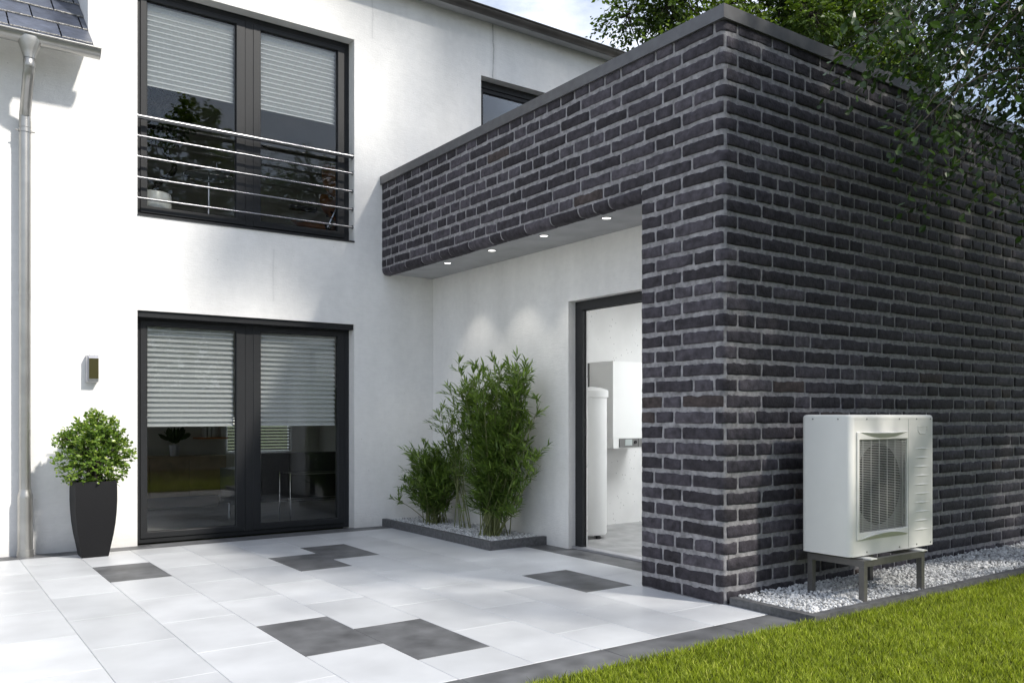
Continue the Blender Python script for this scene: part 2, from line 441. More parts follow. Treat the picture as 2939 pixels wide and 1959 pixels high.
def pebbles(name, x0, x1, y0, y1, z, n, size, layers=1.3, m='gravel'):
    bm = bmesh.new(); bmesh.ops.create_icosphere(bm, subdivisions=1, radius=1.)
    base = np.array([v.co[:] for v in bm.verts]); faces = np.array([[v.index for v in f.verts] for f in bm.faces]); bm.free()
    k = len(base)
    P = np.stack([rng.uniform(x0, x1, n), rng.uniform(y0, y1, n), z + rng.uniform(0, size * layers, n)], 1)
    S = size * rng.uniform(.55, 1.25, (n, 1)) * np.stack([rng.uniform(.8, 1.25, n), rng.uniform(.6, .95, n), rng.uniform(.4, .75, n)], 1) * .5
    B = base[None] * (1 + rng.uniform(-.22, .22, (n, k, 1))) * S[:, None]
    # random rotation
    q = rng.normal(size=(n, 4)); q[:, 1:3] *= .45; q /= np.linalg.norm(q, axis=1)[:, None]
    w, a, b, c = q.T
    R = np.stack([1 - 2 * (b * b + c * c), 2 * (a * b - c * w), 2 * (a * c + b * w), 2 * (a * b + c * w), 1 - 2 * (a * a + c * c), 2 * (b * c - a * w), 2 * (a * c - b * w), 2 * (b * c + a * w), 1 - 2 * (a * a + b * b)], 1).reshape(n, 3, 3)
    Vv = np.einsum('nij,nkj->nki', R, B) + P[:, None]
    o = arr_obj(name, Vv.reshape(-1, 3), (faces[None] + (np.arange(n) * k)[:, None, None]).reshape(-1, 3), M[m], var=np.repeat(rng.random(n) ** .8, k), smooth=.75)
    o['kind'] = 'stuff'; o['category'] = 'gravel'
    return o
g = pebbles('gravel', 4.50, 6.9, 3.185, 3.775, .020, 11500, .0245); g['label'] = 'white crushed marble gravel in the strip below the heat pump'
g2 = pebbles('gravel', 6.9, 11.4, 3.185, 3.775, .022, 15000, .028); g2['label'] = 'white gravel strip running along the far brick wall'
g3 = pebbles('gravel', 4.46, 5.055, 6.62, 8.75, .048, 10500, .021); g3['label'] = 'white gravel around the bamboo stems in the corner bed'

# ================================================================ WHITE HOUSE
house = thing('white_house', 'white rendered two storey house with dark framed windows and slate roof', 'house', (2.5, YA, 0))
WX0, WX1 = 1.80, 4.058
holes = [(WX0, WX1, -.5, 2.265), (WX0, WX1, 3.191, 5.434), (5.745, 7.6, 4.2, 5.427)]
XD = 1.37
bm_obj('wall', wall_mesh('y', YA, YA + .30, XD, 8.9, -.3, 6.1, [(a, b, max(c, -.3), d) for a, b, c, d in holes]), M['render'], house)
# lower wing left of the tall part
bm_obj('wall', wall_mesh('y', YA, YA + .30, -5.0, XD, -.3, 4.78, []), M['render'], house)
# gable-side cheek of the tall part above the slate roof (faces left)
bm = bmesh.new(); box(bm, XD + .001, XD + .30, YA + .3005, 14.0, 3.0, 6.1); bm_obj('wall', bm, M['render'], house)
bm = bmesh.new(); box(bm, 8.6, 8.9, YA + .3005, 14.0, -.3, 6.1); bm_obj('wall', bm, M['render'], house)

# pitched slate roof of the wing
roof = arr_obj('roof', [(-5, 8.40, 4.455), (XD - .005, 8.40, 4.455), (XD - .005, 13.2, 4.455 + 4.8 * .87), (-5, 13.2, 4.455 + 4.8 * .87)], np.array([[0, 1, 2, 3]]), M['gasket'], house)
sd = np.array([0, 1, .87]); sl = math.hypot(1, .87); sd = sd / sl; nn = np.array([0, -.87, 1.]) / sl
V, F, MI, VAR = [], [], [], []
EXP, SW = .325, .405
for r in range(-1, 17):
    t0 = .055 + EXP * r; t1 = t0 + EXP + .05
    xo = .71 if r % 2 == 0 else .9125
    k0 = -12
    for k in range(k0, 4):
        a = xo + SW * k + .006; b_ = a + SW - .012
        b_ = min(b_, XD - .004 if r >= 0 and t0 > .40 else XD + .0)
        if b_ - a < .02: continue
        q = max(t0, -.02)
        n_ = 14; o = len(V); vr = rng.random()
        xs = np.linspace(a, b_, n_)
        jag = rng.uniform(-.006, .006, n_)
        for i, xx in enumerate(xs):
            for (tt, hh) in ((q + jag[i], .004), (q + jag[i], .016), (q + .010 + jag[i] * .5, .021), (t1, .006)):
                p = np.array([xx, 8.458, 4.565]) + sd * tt + nn * hh; V.append(p); VAR.append(vr)
        for i in range(n_ - 1):
            for l in range(3):
                F.append((o + 4 * i + l, o + 4 * i + 4 + l, o + 4 * i + 5 + l, o + 4 * i + 1 + l)); MI.append(1 if l < 2 else 0)
arr_obj('slates', V, np.array(F), [M['slate'], M['slate_edge']], roof, var=VAR, midx=MI)
arr_obj('eave_soffit', [(-5, 8.46, 4.495), (XD, 8.46, 4.495), (XD, YA, 4.70), (-5, YA, 4.70)], np.array([[0, 3, 2, 1]]), M['render'], roof)

# shallow roof of the tall part
roof2 = box_obj('roof', (XD - .1, 8.98, 8.52, 14.2, 6.135, 6.165), M['coping'], house)
arr_obj('eave_soffit', [(XD - .1, 8.53, 6.10), (8.95, 8.53, 6.10), (8.95, YA - .001, 6.10), (XD - .1, YA - .001, 6.10)], np.array([[0, 3, 2, 1]]), M['soffit'], roof2)

def gutter(name, x0, x1, yc, zt, r, m, end_caps=True):
    n = 15; V = []; F = []
    prof = []
    for k in range(n):
        a = PI * k / (n - 1); prof.append((yc + r * math.cos(a), zt - r * math.sin(a)))
    # rolled bead at the front lip
    lip = [(yc - r - .009 + .009 * math.cos(t), zt + .002 + .009 * math.sin(t)) for t in np.linspace(0, 1.8 * PI, 9)]
    outer = prof + lip
    inner = [(yc + (r - .003) * math.cos(PI * k / (n - 1)), zt - (r - .003) * math.sin(PI * k / (n - 1))) for k in range(n)]
    parts = []
    for P_ in (outer, inner):
        Vv = np.array([(xx, a, b) for xx in (x0, x1) for a, b in P_]); k = len(P_)
        Ff = np.array([(i, i + 1, k + i + 1, k + i) for i in range(k - 1)]); parts.append((Vv, [Ff]))
    if end_caps:
        for xx in (x0 + .002, x1 - .002):
            Vv = np.array([(xx, a, b) for a, b in prof]); parts.append((Vv, [np.array([list(range(n))])]))
    Vv, Fs = merge(parts)
    return arr_obj(name, Vv, Fs, m, house, smooth=.9)
g1 = gutter('gutter', -5, 1.412, 8.405, 4.522, .070, M['zinc'])
for xj in (.55, 1.135, -.4):   # soldered joints
    V, Fs = tube_arrays([(xj - .006, 8.405, 4.522), (xj + .006, 8.405, 4.522)], .0722, 28, False)
    keep = [f[V[f][:, :, 2].mean(1) < 4.515] for f in Fs]
    arr_obj('joint_band', V, keep, M['zinc'], g1, smooth=.8)
g2_ = gutter('gutter', XD - .1, 8.95, 8.555, 6.135, .066, M['gutter_shaded'])
for xj in (3.5, 5.0, 6.4, 7.75):
    V, Fs = tube_arrays([(xj - .006, 8.555, 6.135), (xj + .006, 8.555, 6.135)], .0685, 28, False)
    keep = [f[V[f][:, :, 2].mean(1) < 6.128] for f in Fs]
    arr_obj('joint_band', V, keep, M['gutter_shaded'], g2_, smooth=.8)

# downpipe ------------------------------------------------------------
xc = .850
path = [(xc + .006, 8.41, 4.40), (xc + .006, 8.41, 4.28), (xc + .004, 8.418, 4.235), (xc + .002, 8.45, 4.17), (xc, 8.60, 3.99), (xc - .002, 8.645, 3.92), (xc - .002, 8.66, 3.86), (xc - .002, 8.66, 3.2), (xc - .002, 8.66, .585)]
# smooth the path
def smooth_path(P, n=6):
    P = np.array(P, float); out = []
    for i in range(len(P) - 1):
        p0 = P[max(i - 1, 0)]; p1 = P[i]; p2 = P[i + 1]; p3 = P[min(i + 2, len(P) - 1)]
        for t in np.linspace(0, 1, n, endpoint=False):
            out.append(.5 * ((2 * p1) + (-p0 + p2) * t + (2 * p0 - 5 * p1 + 4 * p2 - p3) * t * t + (-p0 + 3 * p1 - 3 * p2 + p3) * t ** 3))
    out.append(P[-1]); return np.array(out)
pipe = tube('downpipe', smooth_path(path, 4), .0455, M['zinc'], house, seg=24)
# hopper outlet under the gutter
V = []; F = []
lv = [(4.508, .095, .072, 2.6), (4.46, .088, .070, 2.6), (4.40, .068, .056, 2.2), (4.345, .050, .049, 2.), (4.325, .0475, .0475, 2.)]
for z, rx, ry, ex in lv:
    for k in range(32):
        a = 2 * PI * k / 32; ca, sa = math.cos(a), math.sin(a)
        V.append((xc + .006 + rx * abs(ca) ** (2 / ex) * (1 if ca > 0 else -1), 8.405 + ry * abs(sa) ** (2 / ex) * (1 if sa > 0 else -1), z))
for i in range(len(lv) - 1):
    for k in range(32): F.append((i * 32 + k, (i + 1) * 32 + k, (i + 1) * 32 + (k + 1) % 32, i * 32 + (k + 1) % 32))
arr_obj('outlet', V, np.array(F), M['zinc'], pipe, smooth=.8)
for z in (4.275,): lathe('sleeve', [(.0462, -.03), (.0475, -.028), (.0475, .035), (.0462, .037)], (xc + .006, 8.41, z), M['zinc'], pipe)
for z, r_ in ((3.83, .048), (2.3, .0468), (1.1, .0468)):
    lathe('sleeve', [(.0450, -.032), (r_, -.030), (r_, .030), (.0450, .032)], (xc - .002, 8.66, z), M['zinc'], pipe)
br = tube('bracket', [(xc - .075, 8.66, 3.77), (xc + .075, 8.66, 3.77)], .006, M['zinc'], pipe, seg=8)
lathe('clamp_band', [(.046, -.014), (.050, -.013), (.050, .013), (.046, .014)], (xc - .002, 8.66, 3.77), M['zinc'], br)
for zc_ in (3.77, 2.3):
    tube('bracket', [(xc, 8.69, zc_), (xc, YA + .01, zc_)], .006, M['zinc'], pipe, seg=8)
lathe('standpipe', [(.047, .60), (.050, .575), (.060, .545), (.061, .52), (.061, .065), (.066, .062), (.067, .0), (.060, -.005)], (xc, 8.66, 0), M['zinc'], pipe)

# windows ------------------------------------------------------------
def blind(parent, x0, x1, zb, zt, yc, pitch=.0498, depth=.017, scallop=True):
    n = int(round((zt - zb) / pitch)); V = []; F = []
    zs = []
    for i in range(n):
        z = zb + i * pitch
        zs += [(z, -depth), (z + pitch * .16, -depth * .35), (z + pitch * .42, depth * .55), (z + pitch * .56, depth), (z + pitch * .74, depth * .05), (z + pitch * .9, -depth * .7)]
    zs.append((zt, -depth))
    # every pleat leans out at the bottom: catches light above, shaded underneath
    if not scallop:      # venetian slats with open gaps
        for i in range(n):
            z = zb + i * pitch; o = len(V)
            for xx in (x0, x1):
                for dz, dy in ((0, -.015), (.012, -.012), (.023, -.004), (.029, .010), (.0515, .020)): V.append((xx, yc + dy, z + dz))
            for q in range(4): F.append((o + q, o + 5 + q, o + 6 + q, o + q + 1))
        for xx in (x0 + .12, x1 - .12):
            o = len(V); V += [(xx, yc + .012, zb), (xx + .003, yc + .012, zb), (xx + .003, yc + .012, zt), (xx, yc + .012, zt)]; F.append((o, o + 1, o + 2, o + 3))
        return arr_obj('blind', V, np.array(F), M['blind'], parent, smooth=.9)
    for xx in (x0, x1):
        for z, d in zs: V.append((xx, yc + d, z))
    k = len(zs)
    for i in range(k - 1): F.append((i, k + i, k + i + 1, i + 1))
    o = arr_obj('blind', V, np.array(F), M['blind'], parent, smooth=.9)
    return o

def two_leaf_window(z0, z1, zg0, zg1, blind_z, top_box):
    w = bpy.data.objects.new('window', None)
    fr = ring_obj('window', (WX0 + .0005, WX1 + .10, z0, z1, .052, .055 + .10, .045, top_box, YF + .012, YF + .085), M['frame'], house)
    # fixed mullion and two sashes standing 12 mm proud
    box_obj('mullion', (2.885, 2.965, YF + .004, YF + .085, z0 + .045, z1 - top_box), M['frame'], fr, .003, .6)
    for i, (a, b_, wl, wr) in enumerate(((WX0 + .054, 2.8835, .0625, .0935), (2.966, 4.0, .081, .080))):
        sash = ring_obj('sash', (a, b_, z0 + .046, z1 - top_box - .001, wl, wr, zg0 - z0 - .046, z1 - top_box - zg1, YF, YF + .07), M['frame'], fr, .0045)
        gx0, gx1 = a + wl, b_ - wr
        ring_obj('gasket', (gx0 - .001, gx1 + .001, zg0 - .001, zg1 + .001, .007, .007, .007, .007, YF + .020, YF + .03), M['gasket'], sash, 0)
        box_obj('pane', (gx0 - .004, gx1 + .004, YF + .028, YF + .034, zg0 - .004, zg1 + .004), M['glass'], sash)
        blind(sash, gx0 + .002, gx1 - .012, blind_z, zg1 + .01, YF + .075, scallop=z0 > 1)
    return fr
w1 = two_leaf_window(.0, 2.264, .108, 2.135, 1.141, .075); w1['label'] = 'ground floor double glazed patio door'
w2 = two_leaf_window(3.1915, 5.433, 3.305, 5.325, 4.507, .060); w2['label'] = 'upper floor window behind the steel rails'
box_obj('shutter_track', (WX0 + .001, WX1 - .001, YA + .025, YF + .010, 2.205, 2.2645), M['frame'], w1, .003)
fr3 = ring_obj('window', (5.746, 7.599, 4.2, 5.426, .07, .07, .07, .085, YF, YF + .08), M['frame'], house)
ring_obj('sash', (5.82, 7.52, 4.275, 5.338, .05, .05, .05, .045, YF + .015, YF + .07), M['frame'], fr3)
box_obj('pane', (5.86, 7.48, YF + .04, YF + .046, 4.31, 5.30), M['glass'], fr3)
fr3['label'] = 'half hidden upper window behind the brick parapet'
box_obj('sill', (WX0 + .001, WX1 - .001, YA - .012, YF + .05, 3.1745, 3.191), M['frame'], w2, .002)

# french balcony rails ------------------------------------------------------------
rail_root = None
for i, (z, r) in enumerate(((4.139, .0235), (3.951, .0118), (3.751, .0118), (3.551, .0118), (3.352, .0118))):
    o = tube('railing' if i == 0 else 'bar', [(WX0 + .001, YA + .04, z), (2.9, YA + .04, z), (WX1 - .001, YA + .04, z)], r, M['steel'], house if i == 0 else rail_root, seg=20)
    if i == 0: rail_root = o
    for xx in (WX1 - .008, WX0 + .002):
        V, Fs = tube_arrays([(xx, YA + .04, z), (xx + .006, YA + .04, z)], r + .009, 18)
        arr_obj('wall_flange', V, Fs, M['steel'], rail_root, smooth=.6)

# interiors of the house ------------------------------------------------------------
def room(x0, x1, y0, y1, z0, z1, holes=[], wm='int_wall', fm='int_floor', nm='room', parent=house, front=None):
    bm = bmesh.new()
    def q(*p): return bm.faces.new([bm.verts.new(a) for a in p])
    q((x0, y0, z0), (x1, y0, z0), (x1, y1, z0), (x0, y1, z0)).material_index = 1
    q((x0, y0, z1), (x0, y1, z1), (x1, y1, z1), (x1, y0, z1))
    q((x0, y0, z0), (x0, y1, z0), (x0, y1, z1), (x0, y0, z1))
    q((x1, y0, z0), (x1, y0, z1), (x1, y1, z1), (x1, y1, z0))
    o = bm_obj(nm, bm, [M[wm], M[fm]], parent)
    b2 = wall_mesh('y', y1, y1 + .1, x0, x1, z0, z1, holes)
    bm_obj('partition_wall', b2, M[wm], parent)
    return o
room(-.8, 5.2, YA + .301, 12.5, .005, 2.75, [(3.77, 4.75, .70, 1.25), (-.5, 2.1, .3, 2.4)], nm='living_room_shell')
room(XD + .31, 5.4, YA + .301, 12.2, 3.05, 5.95, [(1.75, 2.45, 3.3, 5.6)], nm='upper_room_shell')
ring_obj('window', (1.75, 2.45, 3.3, 5.6, .06, .06, .06, .06, 12.22, 12.28), M['frame'], house)  # unseen rear opening, added to let sky light into the upper room
ring_obj('window', (-.5, 2.1, .3, 2.4, .06, .06, .06, .06, 12.52, 12.58), M['frame'], house)  # unseen rear opening, added to brighten the living room
room(5.41, 8.4, YA + .301, 12.2, 3.05, 5.95, wm='leather', fm='leather', nm='upper_room_shell')  # black walls stand in for the darkness of this unlit room
wb = ring_obj('window', (3.77, 4.75, .70, 1.25, .03, .03, .03, .03, 12.52, 12.58), M['white_paint'], house)
wb['label'] = 'small rear window with slatted blind seen through the living room'
bm = bmesh.new()
for k in range(11):
    z = .74 + k * .045; box(bm, 3.79, 4.73, 12.46, 12.475, z, z + .022)
bm_obj('blind', bm, M['blind'], wb)

# ---------------- things inside, ground floor
so = thing('sofa', 'low black leather sofa behind the right patio door pane', 'sofa', (4.2, 10.1, 0))
box_obj('backrest', (3.42, 5.05, 9.95, 10.17, .30, .80), M['leather'], so, .05, .9, 3)
box_obj('seat', (3.42, 5.05, 10.175, 10.85, .20, .44), M['leather'], so, .04, .9, 3)
box_obj('armrest', (3.20, 3.415, 9.97, 10.85, .18, .60), M['leather'], so, .04, .9, 3)
for xx in (3.3, 5.0):
    for yy in (10.0, 10.8): tube('leg', [(xx, yy, .005), (xx, yy, .19)], .012, M['chrome'], so, seg=8)
st = thing('side_table', 'chrome framed glass side table behind the black sofa', 'table', (4.0, 9.7, 0))
ring_obj('tabletop_frame', (3.60, 4.62, 9.45, 9.85, .014, .014, .014, .014, .0, .0), M['chrome'], st, 0) if False else None
for zz, nm in ((.57, 'top_rail'), (.26, 'shelf_rail')):
    for (p, q_) in (((3.6, 9.84), (4.7, 9.84)), ((3.6, 9.5), (4.7, 9.5)), ((3.6, 9.5), (3.6, 9.84)), ((4.7, 9.5), (4.7, 9.84))):
        tube(nm, [(*p, zz), (*q_, zz)], .006, M['chrome'], st, seg=8)
for p in ((3.6, 9.84), (4.7, 9.84), (3.6, 9.5), (4.7, 9.5)): tube('leg', [(*p, .005), (*p, .585)], .006, M['chrome'], st, seg=8)
box_obj('tabletop', (3.61, 4.69, 9.51, 9.83, .566, .574), M['glass'], st)
sb = thing('sideboard', 'long brown wooden sideboard against the rear living room wall', 'sideboard', (3.0, 12.2, 0))
box_obj('cabinet', (2.1, 3.62, 11.98, 12.46, .16, .70), M['oak'], sb, .005)
for k in range(3): box_obj('door', (2.12 + k * .50, 2.60 + k * .50, 11.962, 11.979, .18, .68), M['oak'], sb, .003)
box_obj('plinth', (2.2, 3.52, 12.02, 12.44, .005, .159), M['leather'], sb)
sh = thing('wall_shelf', 'dark wall shelf with white books above the sideboard', 'shelf', (3.5, 12.4, .94))
box_obj('board', (3.30, 3.72, 12.22, 12.49, .925, .945), M['wood'], sh, .003)
box_obj('board', (3.30, 3.72, 12.22, 12.49, 1.20, 1.22), M['wood'], sh, .003)
bl = ['slim white book leftmost on the dark wall shelf', 'thicker cream book beside the slim white one on the shelf', 'white book in the middle of the dark shelf', 'broad white book standing apart at the right shelf end']
for i, (x, w_) in enumerate(((3.40, .025), (3.45, .04), (3.51, .03), (3.63, .05))):
    b = thing('book', bl[i], 'book', (x + w_ / 2, 12.33, .946), 'books on the shelf')
    box_obj('pages', (x + .003, x + w_ - .003, 12.262, 12.40, .949, 1.125), M['blind'], b)
    bm = bmesh.new(); box(bm, x, x + w_, 12.255, 12.261, .946, 1.13); box(bm, x, x + .0028, 12.2612, 12.405, .946, 1.13); box(bm, x + w_ - .0028, x + w_, 12.2612, 12.405, .946, 1.13)
    bm_obj('cover', bm, M['white_paint'], b)

# ---------------------------------------------------------------- leaves
TEMPL = {
 'broad': (np.array([(0, 0, 0), (.22, .25, .035), (.52, .33, .05), (.80, .19, .02), (1, 0, -.05), (.80, -.19, .02), (.52, -.33, .05), (.22, -.22, .035), (.5, 0, -.01)]),
           np.array([(8, 0, 1), (8, 1, 2), (8, 2, 3), (8, 3, 4), (8, 4, 5), (8, 5, 6), (8, 6, 7), (8, 7, 0)])),
 'simple': (np.array([(0, 0, 0), (.45, .30, .06), (1, 0, -.03), (.45, -.30, .06)]), np.array([(0, 1, 2), (0, 2, 3)])),
 'oval': (np.array([(0, 0, 0), (.25, .19, .03), (.7, .21, .03), (1, 0, -.02), (.7, -.21, .03), (.25, -.19, .03)]), np.array([(0, 1, 2), (0, 2, 3), (0, 3, 4), (0, 4, 5)])),
 'blade': (np.array([(0, 0, 0), (.22, .085, .012), (.60, .068, .0), (1, 0, -.12), (.60, -.068, .0), (.22, -.085, .012)]), np.array([(0, 1, 2), (0, 2, 4), (0, 4, 5), (2, 3, 4)])),
}
def nrm(a): return a / (np.linalg.norm(a, axis=-1, keepdims=True) + 1e-9)
def leaves(name, P, D, NN, S, m, parent=None, shape='simple', var=None):
    T, Fc = TEMPL[shape]; n = len(P); k = len(T)
    D = nrm(D); W = nrm(np.cross(NN, D)); U = np.cross(D, W)
    S = np.asarray(S).reshape(n, 1, 1)
    Vv = P[:, None] + S * (T[None, :, 0:1] * D[:, None] + T[None, :, 1:2] * W[:, None] + T[None, :, 2:3] * U[:, None])
    if var is None: var = rng.random(n)
    return arr_obj(name, Vv.reshape(-1, 3), (Fc[None] + (np.arange(n) * k)[:, None, None]).reshape(-1, Fc.shape[1]), m, parent, var=np.repeat(np.clip(var, 0, 1), k))

def sph(n): return nrm(rng.normal(size=(n, 3)))

def twig_leaves(starts, dirs, lens, per, spread=.55, droop=.3):
    """leaves alternating along twigs; returns P, D, NN"""
    m = len(starts); t = np.tile(np.linspace(.15, 1.0, per), (m, 1)) + rng.uniform(-.04, .04, (m, per))
    P = starts[:, None] + dirs[:, None] * (lens[:, None] * t)[..., None]
    P[..., 2] -= droop * (t ** 2) * lens[:, None] * .5
    side = nrm(np.cross(dirs, np.array([0, 0, 1.])) + 1e-4)
    sg = np.where(np.arange(per) % 2 == 0, 1, -1)[None, :, None]
    D = dirs[:, None] * .6 + side[:, None] * sg * .8 + rng.normal(size=(m, per, 3)) * spread * .5 + np.array([0, 0, -droop])
    NN = np.array([0, 0, 1.]) + rng.normal(size=(m, per, 3)) * spread
    return P.reshape(-1, 3), D.reshape(-1, 3), NN.reshape(-1, 3)

def limb(p0, p1, r0, r1, n=7, wob=.12):
    p0 = np.array(p0, float); p1 = np.array(p1, float); L = np.linalg.norm(p1 - p0)
    t = np.linspace(0, 1, n)[:, None]
    P = p0 + (p1 - p0) * t + np.sin(t * PI) * rng.normal(size=3) * wob * L * .5 + np.sin(t * 2 * PI) * rng.normal(size=3) * wob * L * .15
    P[:, 2] += (np.sin(t * PI) * L * .06)[:, 0]
    return P, np.linspace(r0, r1, n)

def tree(name, label, base, trunk_top, clumps, per_clump, leaf, m, shape='simple', cat='tree', group=None, tr=.22, twl=.9, leaf_per=7, droop=.3, extra=None):
    """clumps: list of (centre, radius)"""
    t = thing(name, label, cat, base, group)
    P, R = limb(base, trunk_top, tr, tr * .55, 9, .05)
    tube('trunk', P, R, M['bark'], t, seg=12, smooth=1.2)
    Ps, Ds, Ns, Vs = [], [], [], []
    prt = []
    fork = [P[-1], P[-2], P[-3], P[-4]]
    for i, (c, r) in enumerate(clumps):
        c = np.array(c, float)
        f = fork[int(rng.integers(0, len(fork)))]
        LP, LR = limb(f, c, tr * .28, .012, 8, .12)
        prt.append(tube_arrays(LP, LR, 6, False))
        nt_ = max(3, per_clump // leaf_per)
        d = sph(nt_); d[:, 2] = d[:, 2] * .75 + .05; d = nrm(d)
        st_ = c + sph(nt_) * (rng.random((nt_, 1)) ** .5) * r * .62
        dd = nrm(d * .55 + nrm(st_ - c) * .8)
        ln = np.full(nt_, twl) * rng.uniform(.6, 1.2, nt_) * r * .6
        for j in range(0, nt_, 3):
            prt.append(tube_arrays([c, (c + st_[j]) / 2 + rng.normal(size=3) * .05 * r, st_[j], st_[j] + dd[j] * ln[j] * .9], [.012, .008, .006, .002], 4, False))
        p_, d_, n_ = twig_leaves(st_, dd, ln, leaf_per, .6, droop)
        Ps.append(p_); Ds.append(d_); Ns.append(n_)
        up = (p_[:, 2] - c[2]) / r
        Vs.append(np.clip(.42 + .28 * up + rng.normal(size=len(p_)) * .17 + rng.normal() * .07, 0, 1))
    if extra:
        for (p_, d_, n_, v_), tubes_ in extra:
            Ps.append(p_); Ds.append(d_); Ns.append(n_); Vs.append(v_); prt += tubes_
    Vv, Fs = merge(prt)
    br_ = arr_obj('limbs', Vv, Fs, M['bark'], t, smooth=1.2)
    P_ = np.concatenate(Ps); S_ = leaf * rng.uniform(.65, 1.2, len(P_))
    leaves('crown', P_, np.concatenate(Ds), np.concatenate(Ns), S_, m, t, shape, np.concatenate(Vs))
    return t

def ell_clumps(c, R, n, r0, r1, shell=.55, zmin=None, seed=1):
    q = np.random.default_rng(seed); out = []
    while len(out) < n:
        d = q.normal(size=3); d /= np.linalg.norm(d)
        k = (q.random() ** .5) * (1 - shell) + shell if q.random() < .75 else q.random()
        p = np.array(c) + d * k * np.array(R)
        if zmin is not None and p[2] < zmin: continue
        out.append((p, q.uniform(r0, r1)))
    return out

# ---------------- plant on the sideboard
pp = thing('potted_plant', 'small leafy plant in a grey pot on the sideboard', 'plant', (2.97, 12.15, .70))
lathe('pot', [(.0, .001), (.055, .001), (.075, .15), (.068, .15), (.066, .13), (.0, .13)], (2.97, 12.15, .70), M['lamp_alu'], pp, 20)
q_ = 60; d = sph(q_); d[:, 2] = abs(d[:, 2]) + .6
leaves('foliage', np.array([2.97, 12.15, .86]) + d * .10 * rng.random((q_, 1)), d, sph(q_), np.full(q_, .14), M['plant_dark'], pp, 'oval')

# ---------------- things inside, upper floor
z0u = 3.055
ch = thing('lounge_chair', 'walnut shell lounge chair behind the upper right window pane', 'armchair', (4.0, 9.75, z0u))
def shell(name, c, ax, ay, az, rx, ry, tilt, m, parent, thick=.012, cup=.25):
    bm = bmesh.new(); n1, n2 = 14, 8; T = Matrix.Rotation(tilt[2], 3, 'Z') @ Matrix.Rotation(tilt[0], 3, 'X') @ Matrix.Rotation(tilt[1], 3, 'Y')
    rows = []
    for i in range(n1 + 1):
        u = -1 + 2 * i / n1; row = []
        for j in range(n2 + 1):
            v_ = -1 + 2 * j / n2
            k = (1 - abs(u) ** 3.2) ** (1 / 3.2) if abs(u) < 1 else .0
            x_ = v_ * rx * max(k, .25); z_ = u * ry; y_ = cup * rx * (v_ * v_) + .12 * ry * u * u
            row.append(bm.verts.new(Vector(c) + T @ Vector((x_, -y_, z_))))
        rows.append(row)
    for i in range(n1):
        for j in range(n2): bm.faces.new([rows[i][j], rows[i][j + 1], rows[i + 1][j + 1], rows[i + 1][j]])
    bmesh.ops.solidify(bm, geom=bm.faces[:], thickness=thick)
    return bm_obj(name, bm, m, parent, smooth=1.)
shell('headrest', (4.16, 9.66, 4.06), 0, 0, 0, .17, .21, (-.2, 0, .35), M['wood'], ch)
shell('backrest', (4.20, 9.72, 3.74), 0, 0, 0, .22, .17, (-.35, 0, .35), M['wood'], ch)
shell('seat', (3.98, 9.75, 3.47), 0, 0, 0, .26, .25, (-1.35, 0, .35), M['wood'], ch)
shell('cushion', (4.06, 9.82, 3.52), 0, 0, 0, .22, .21, (-1.3, 0, .35), M['leather'], ch, .07)
for dx in (0, .5):
    box_obj('armrest', (3.66 + dx, 3.97 + dx, 9.60 + dx * .2, 9.69 + dx * .2, 3.67, 3.72), M['leather'], ch, .02, .9, 2)
tube('base', [(3.98, 9.75, 3.4), (3.98, 9.75, z0u + .05)], .02, M['chrome'], ch, seg=10)
for a in range(5):
    tube('foot', [(3.98, 9.75, z0u + .07), (3.98 + .28 * math.cos(a * 1.257), 9.75 + .28 * math.sin(a * 1.257), z0u + .015)], .014, M['chrome'], ch, seg=8)
tube('brace', [(4.24, 9.60, 3.95), (4.22, 9.58, 3.78), (4.10, 9.60, 3.5)], .012, M['chrome'], ch, seg=8)
rt = thing('side_table', 'round glass side table on a slim chrome stem by the upper left pane', 'table', (2.68, 9.5, z0u))
V, Fs = tube_arrays([(2.68 + .25 * math.cos(a), 9.5 + .25 * math.sin(a), 3.86) for a in np.linspace(0, 2 * PI, 40)], .012, 8, False)
arr_obj('rim', V, Fs, M['chrome'], rt, smooth=.9)
lathe('tabletop', [(0, 0), (.245, 0), (.245, .008), (0, .008)], (2.68, 9.5, 3.857), M['glass'], rt)
tube('stem', [(2.68, 9.5, z0u + .02), (2.68, 9.5, 3.85)], .009, M['chrome'], rt, seg=8)
lathe('base', [(0, 0), (.17, 0), (.17, .012), (0, .02)], (2.68, 9.5, z0u + .001), M['chrome'], rt)
cb = thing('candlestick', 'thin steel candlestick standing on the round glass table', 'candlestick', (2.76, 9.52, 3.867))
tube('stem', [(2.75, 9.52, 3.871), (2.775, 9.52, 4.03)], .006, M['steel'], cb, seg=8)
lathe('base', [(0, 0), (.05, 0), (.045, .01), (0, .012)], (2.75, 9.52, 3.867), M['steel'], cb)
dr = thing('drum_stool', 'white drum shaped stool in the upper left window corner', 'stool', (2.07, 9.35, z0u))
lathe('body', [(0, .0), (.175, .0), (.18, .02), (.18, .47), (.172, .487), (0, .495)], (2.07, 9.35, z0u), M['white_paint'], dr)
pl = thing('houseplant', 'tall leafy houseplant with twisted dark trunk behind the upper left pane', 'plant', (2.2, 9.9, z0u))
tube('trunk', smooth_path([(2.18, 9.9, z0u + .25), (2.40, 9.9, 3.45), (2.22, 9.9, 3.75), (2.42, 9.9, 3.98), (2.30, 9.9, 4.2), (2.16, 9.9, 4.4)], 5), .03, M['bark'], pl, seg=8)
lathe('pot', [(0, 0), (.14, 0), (.18, .30), (.165, .30), (.16, .26), (0, .26)], (2.2, 9.9, z0u), M['pot'], pl)
q_ = 420; c_ = np.array([2.26, 9.85, 4.55]); d = sph(q_)
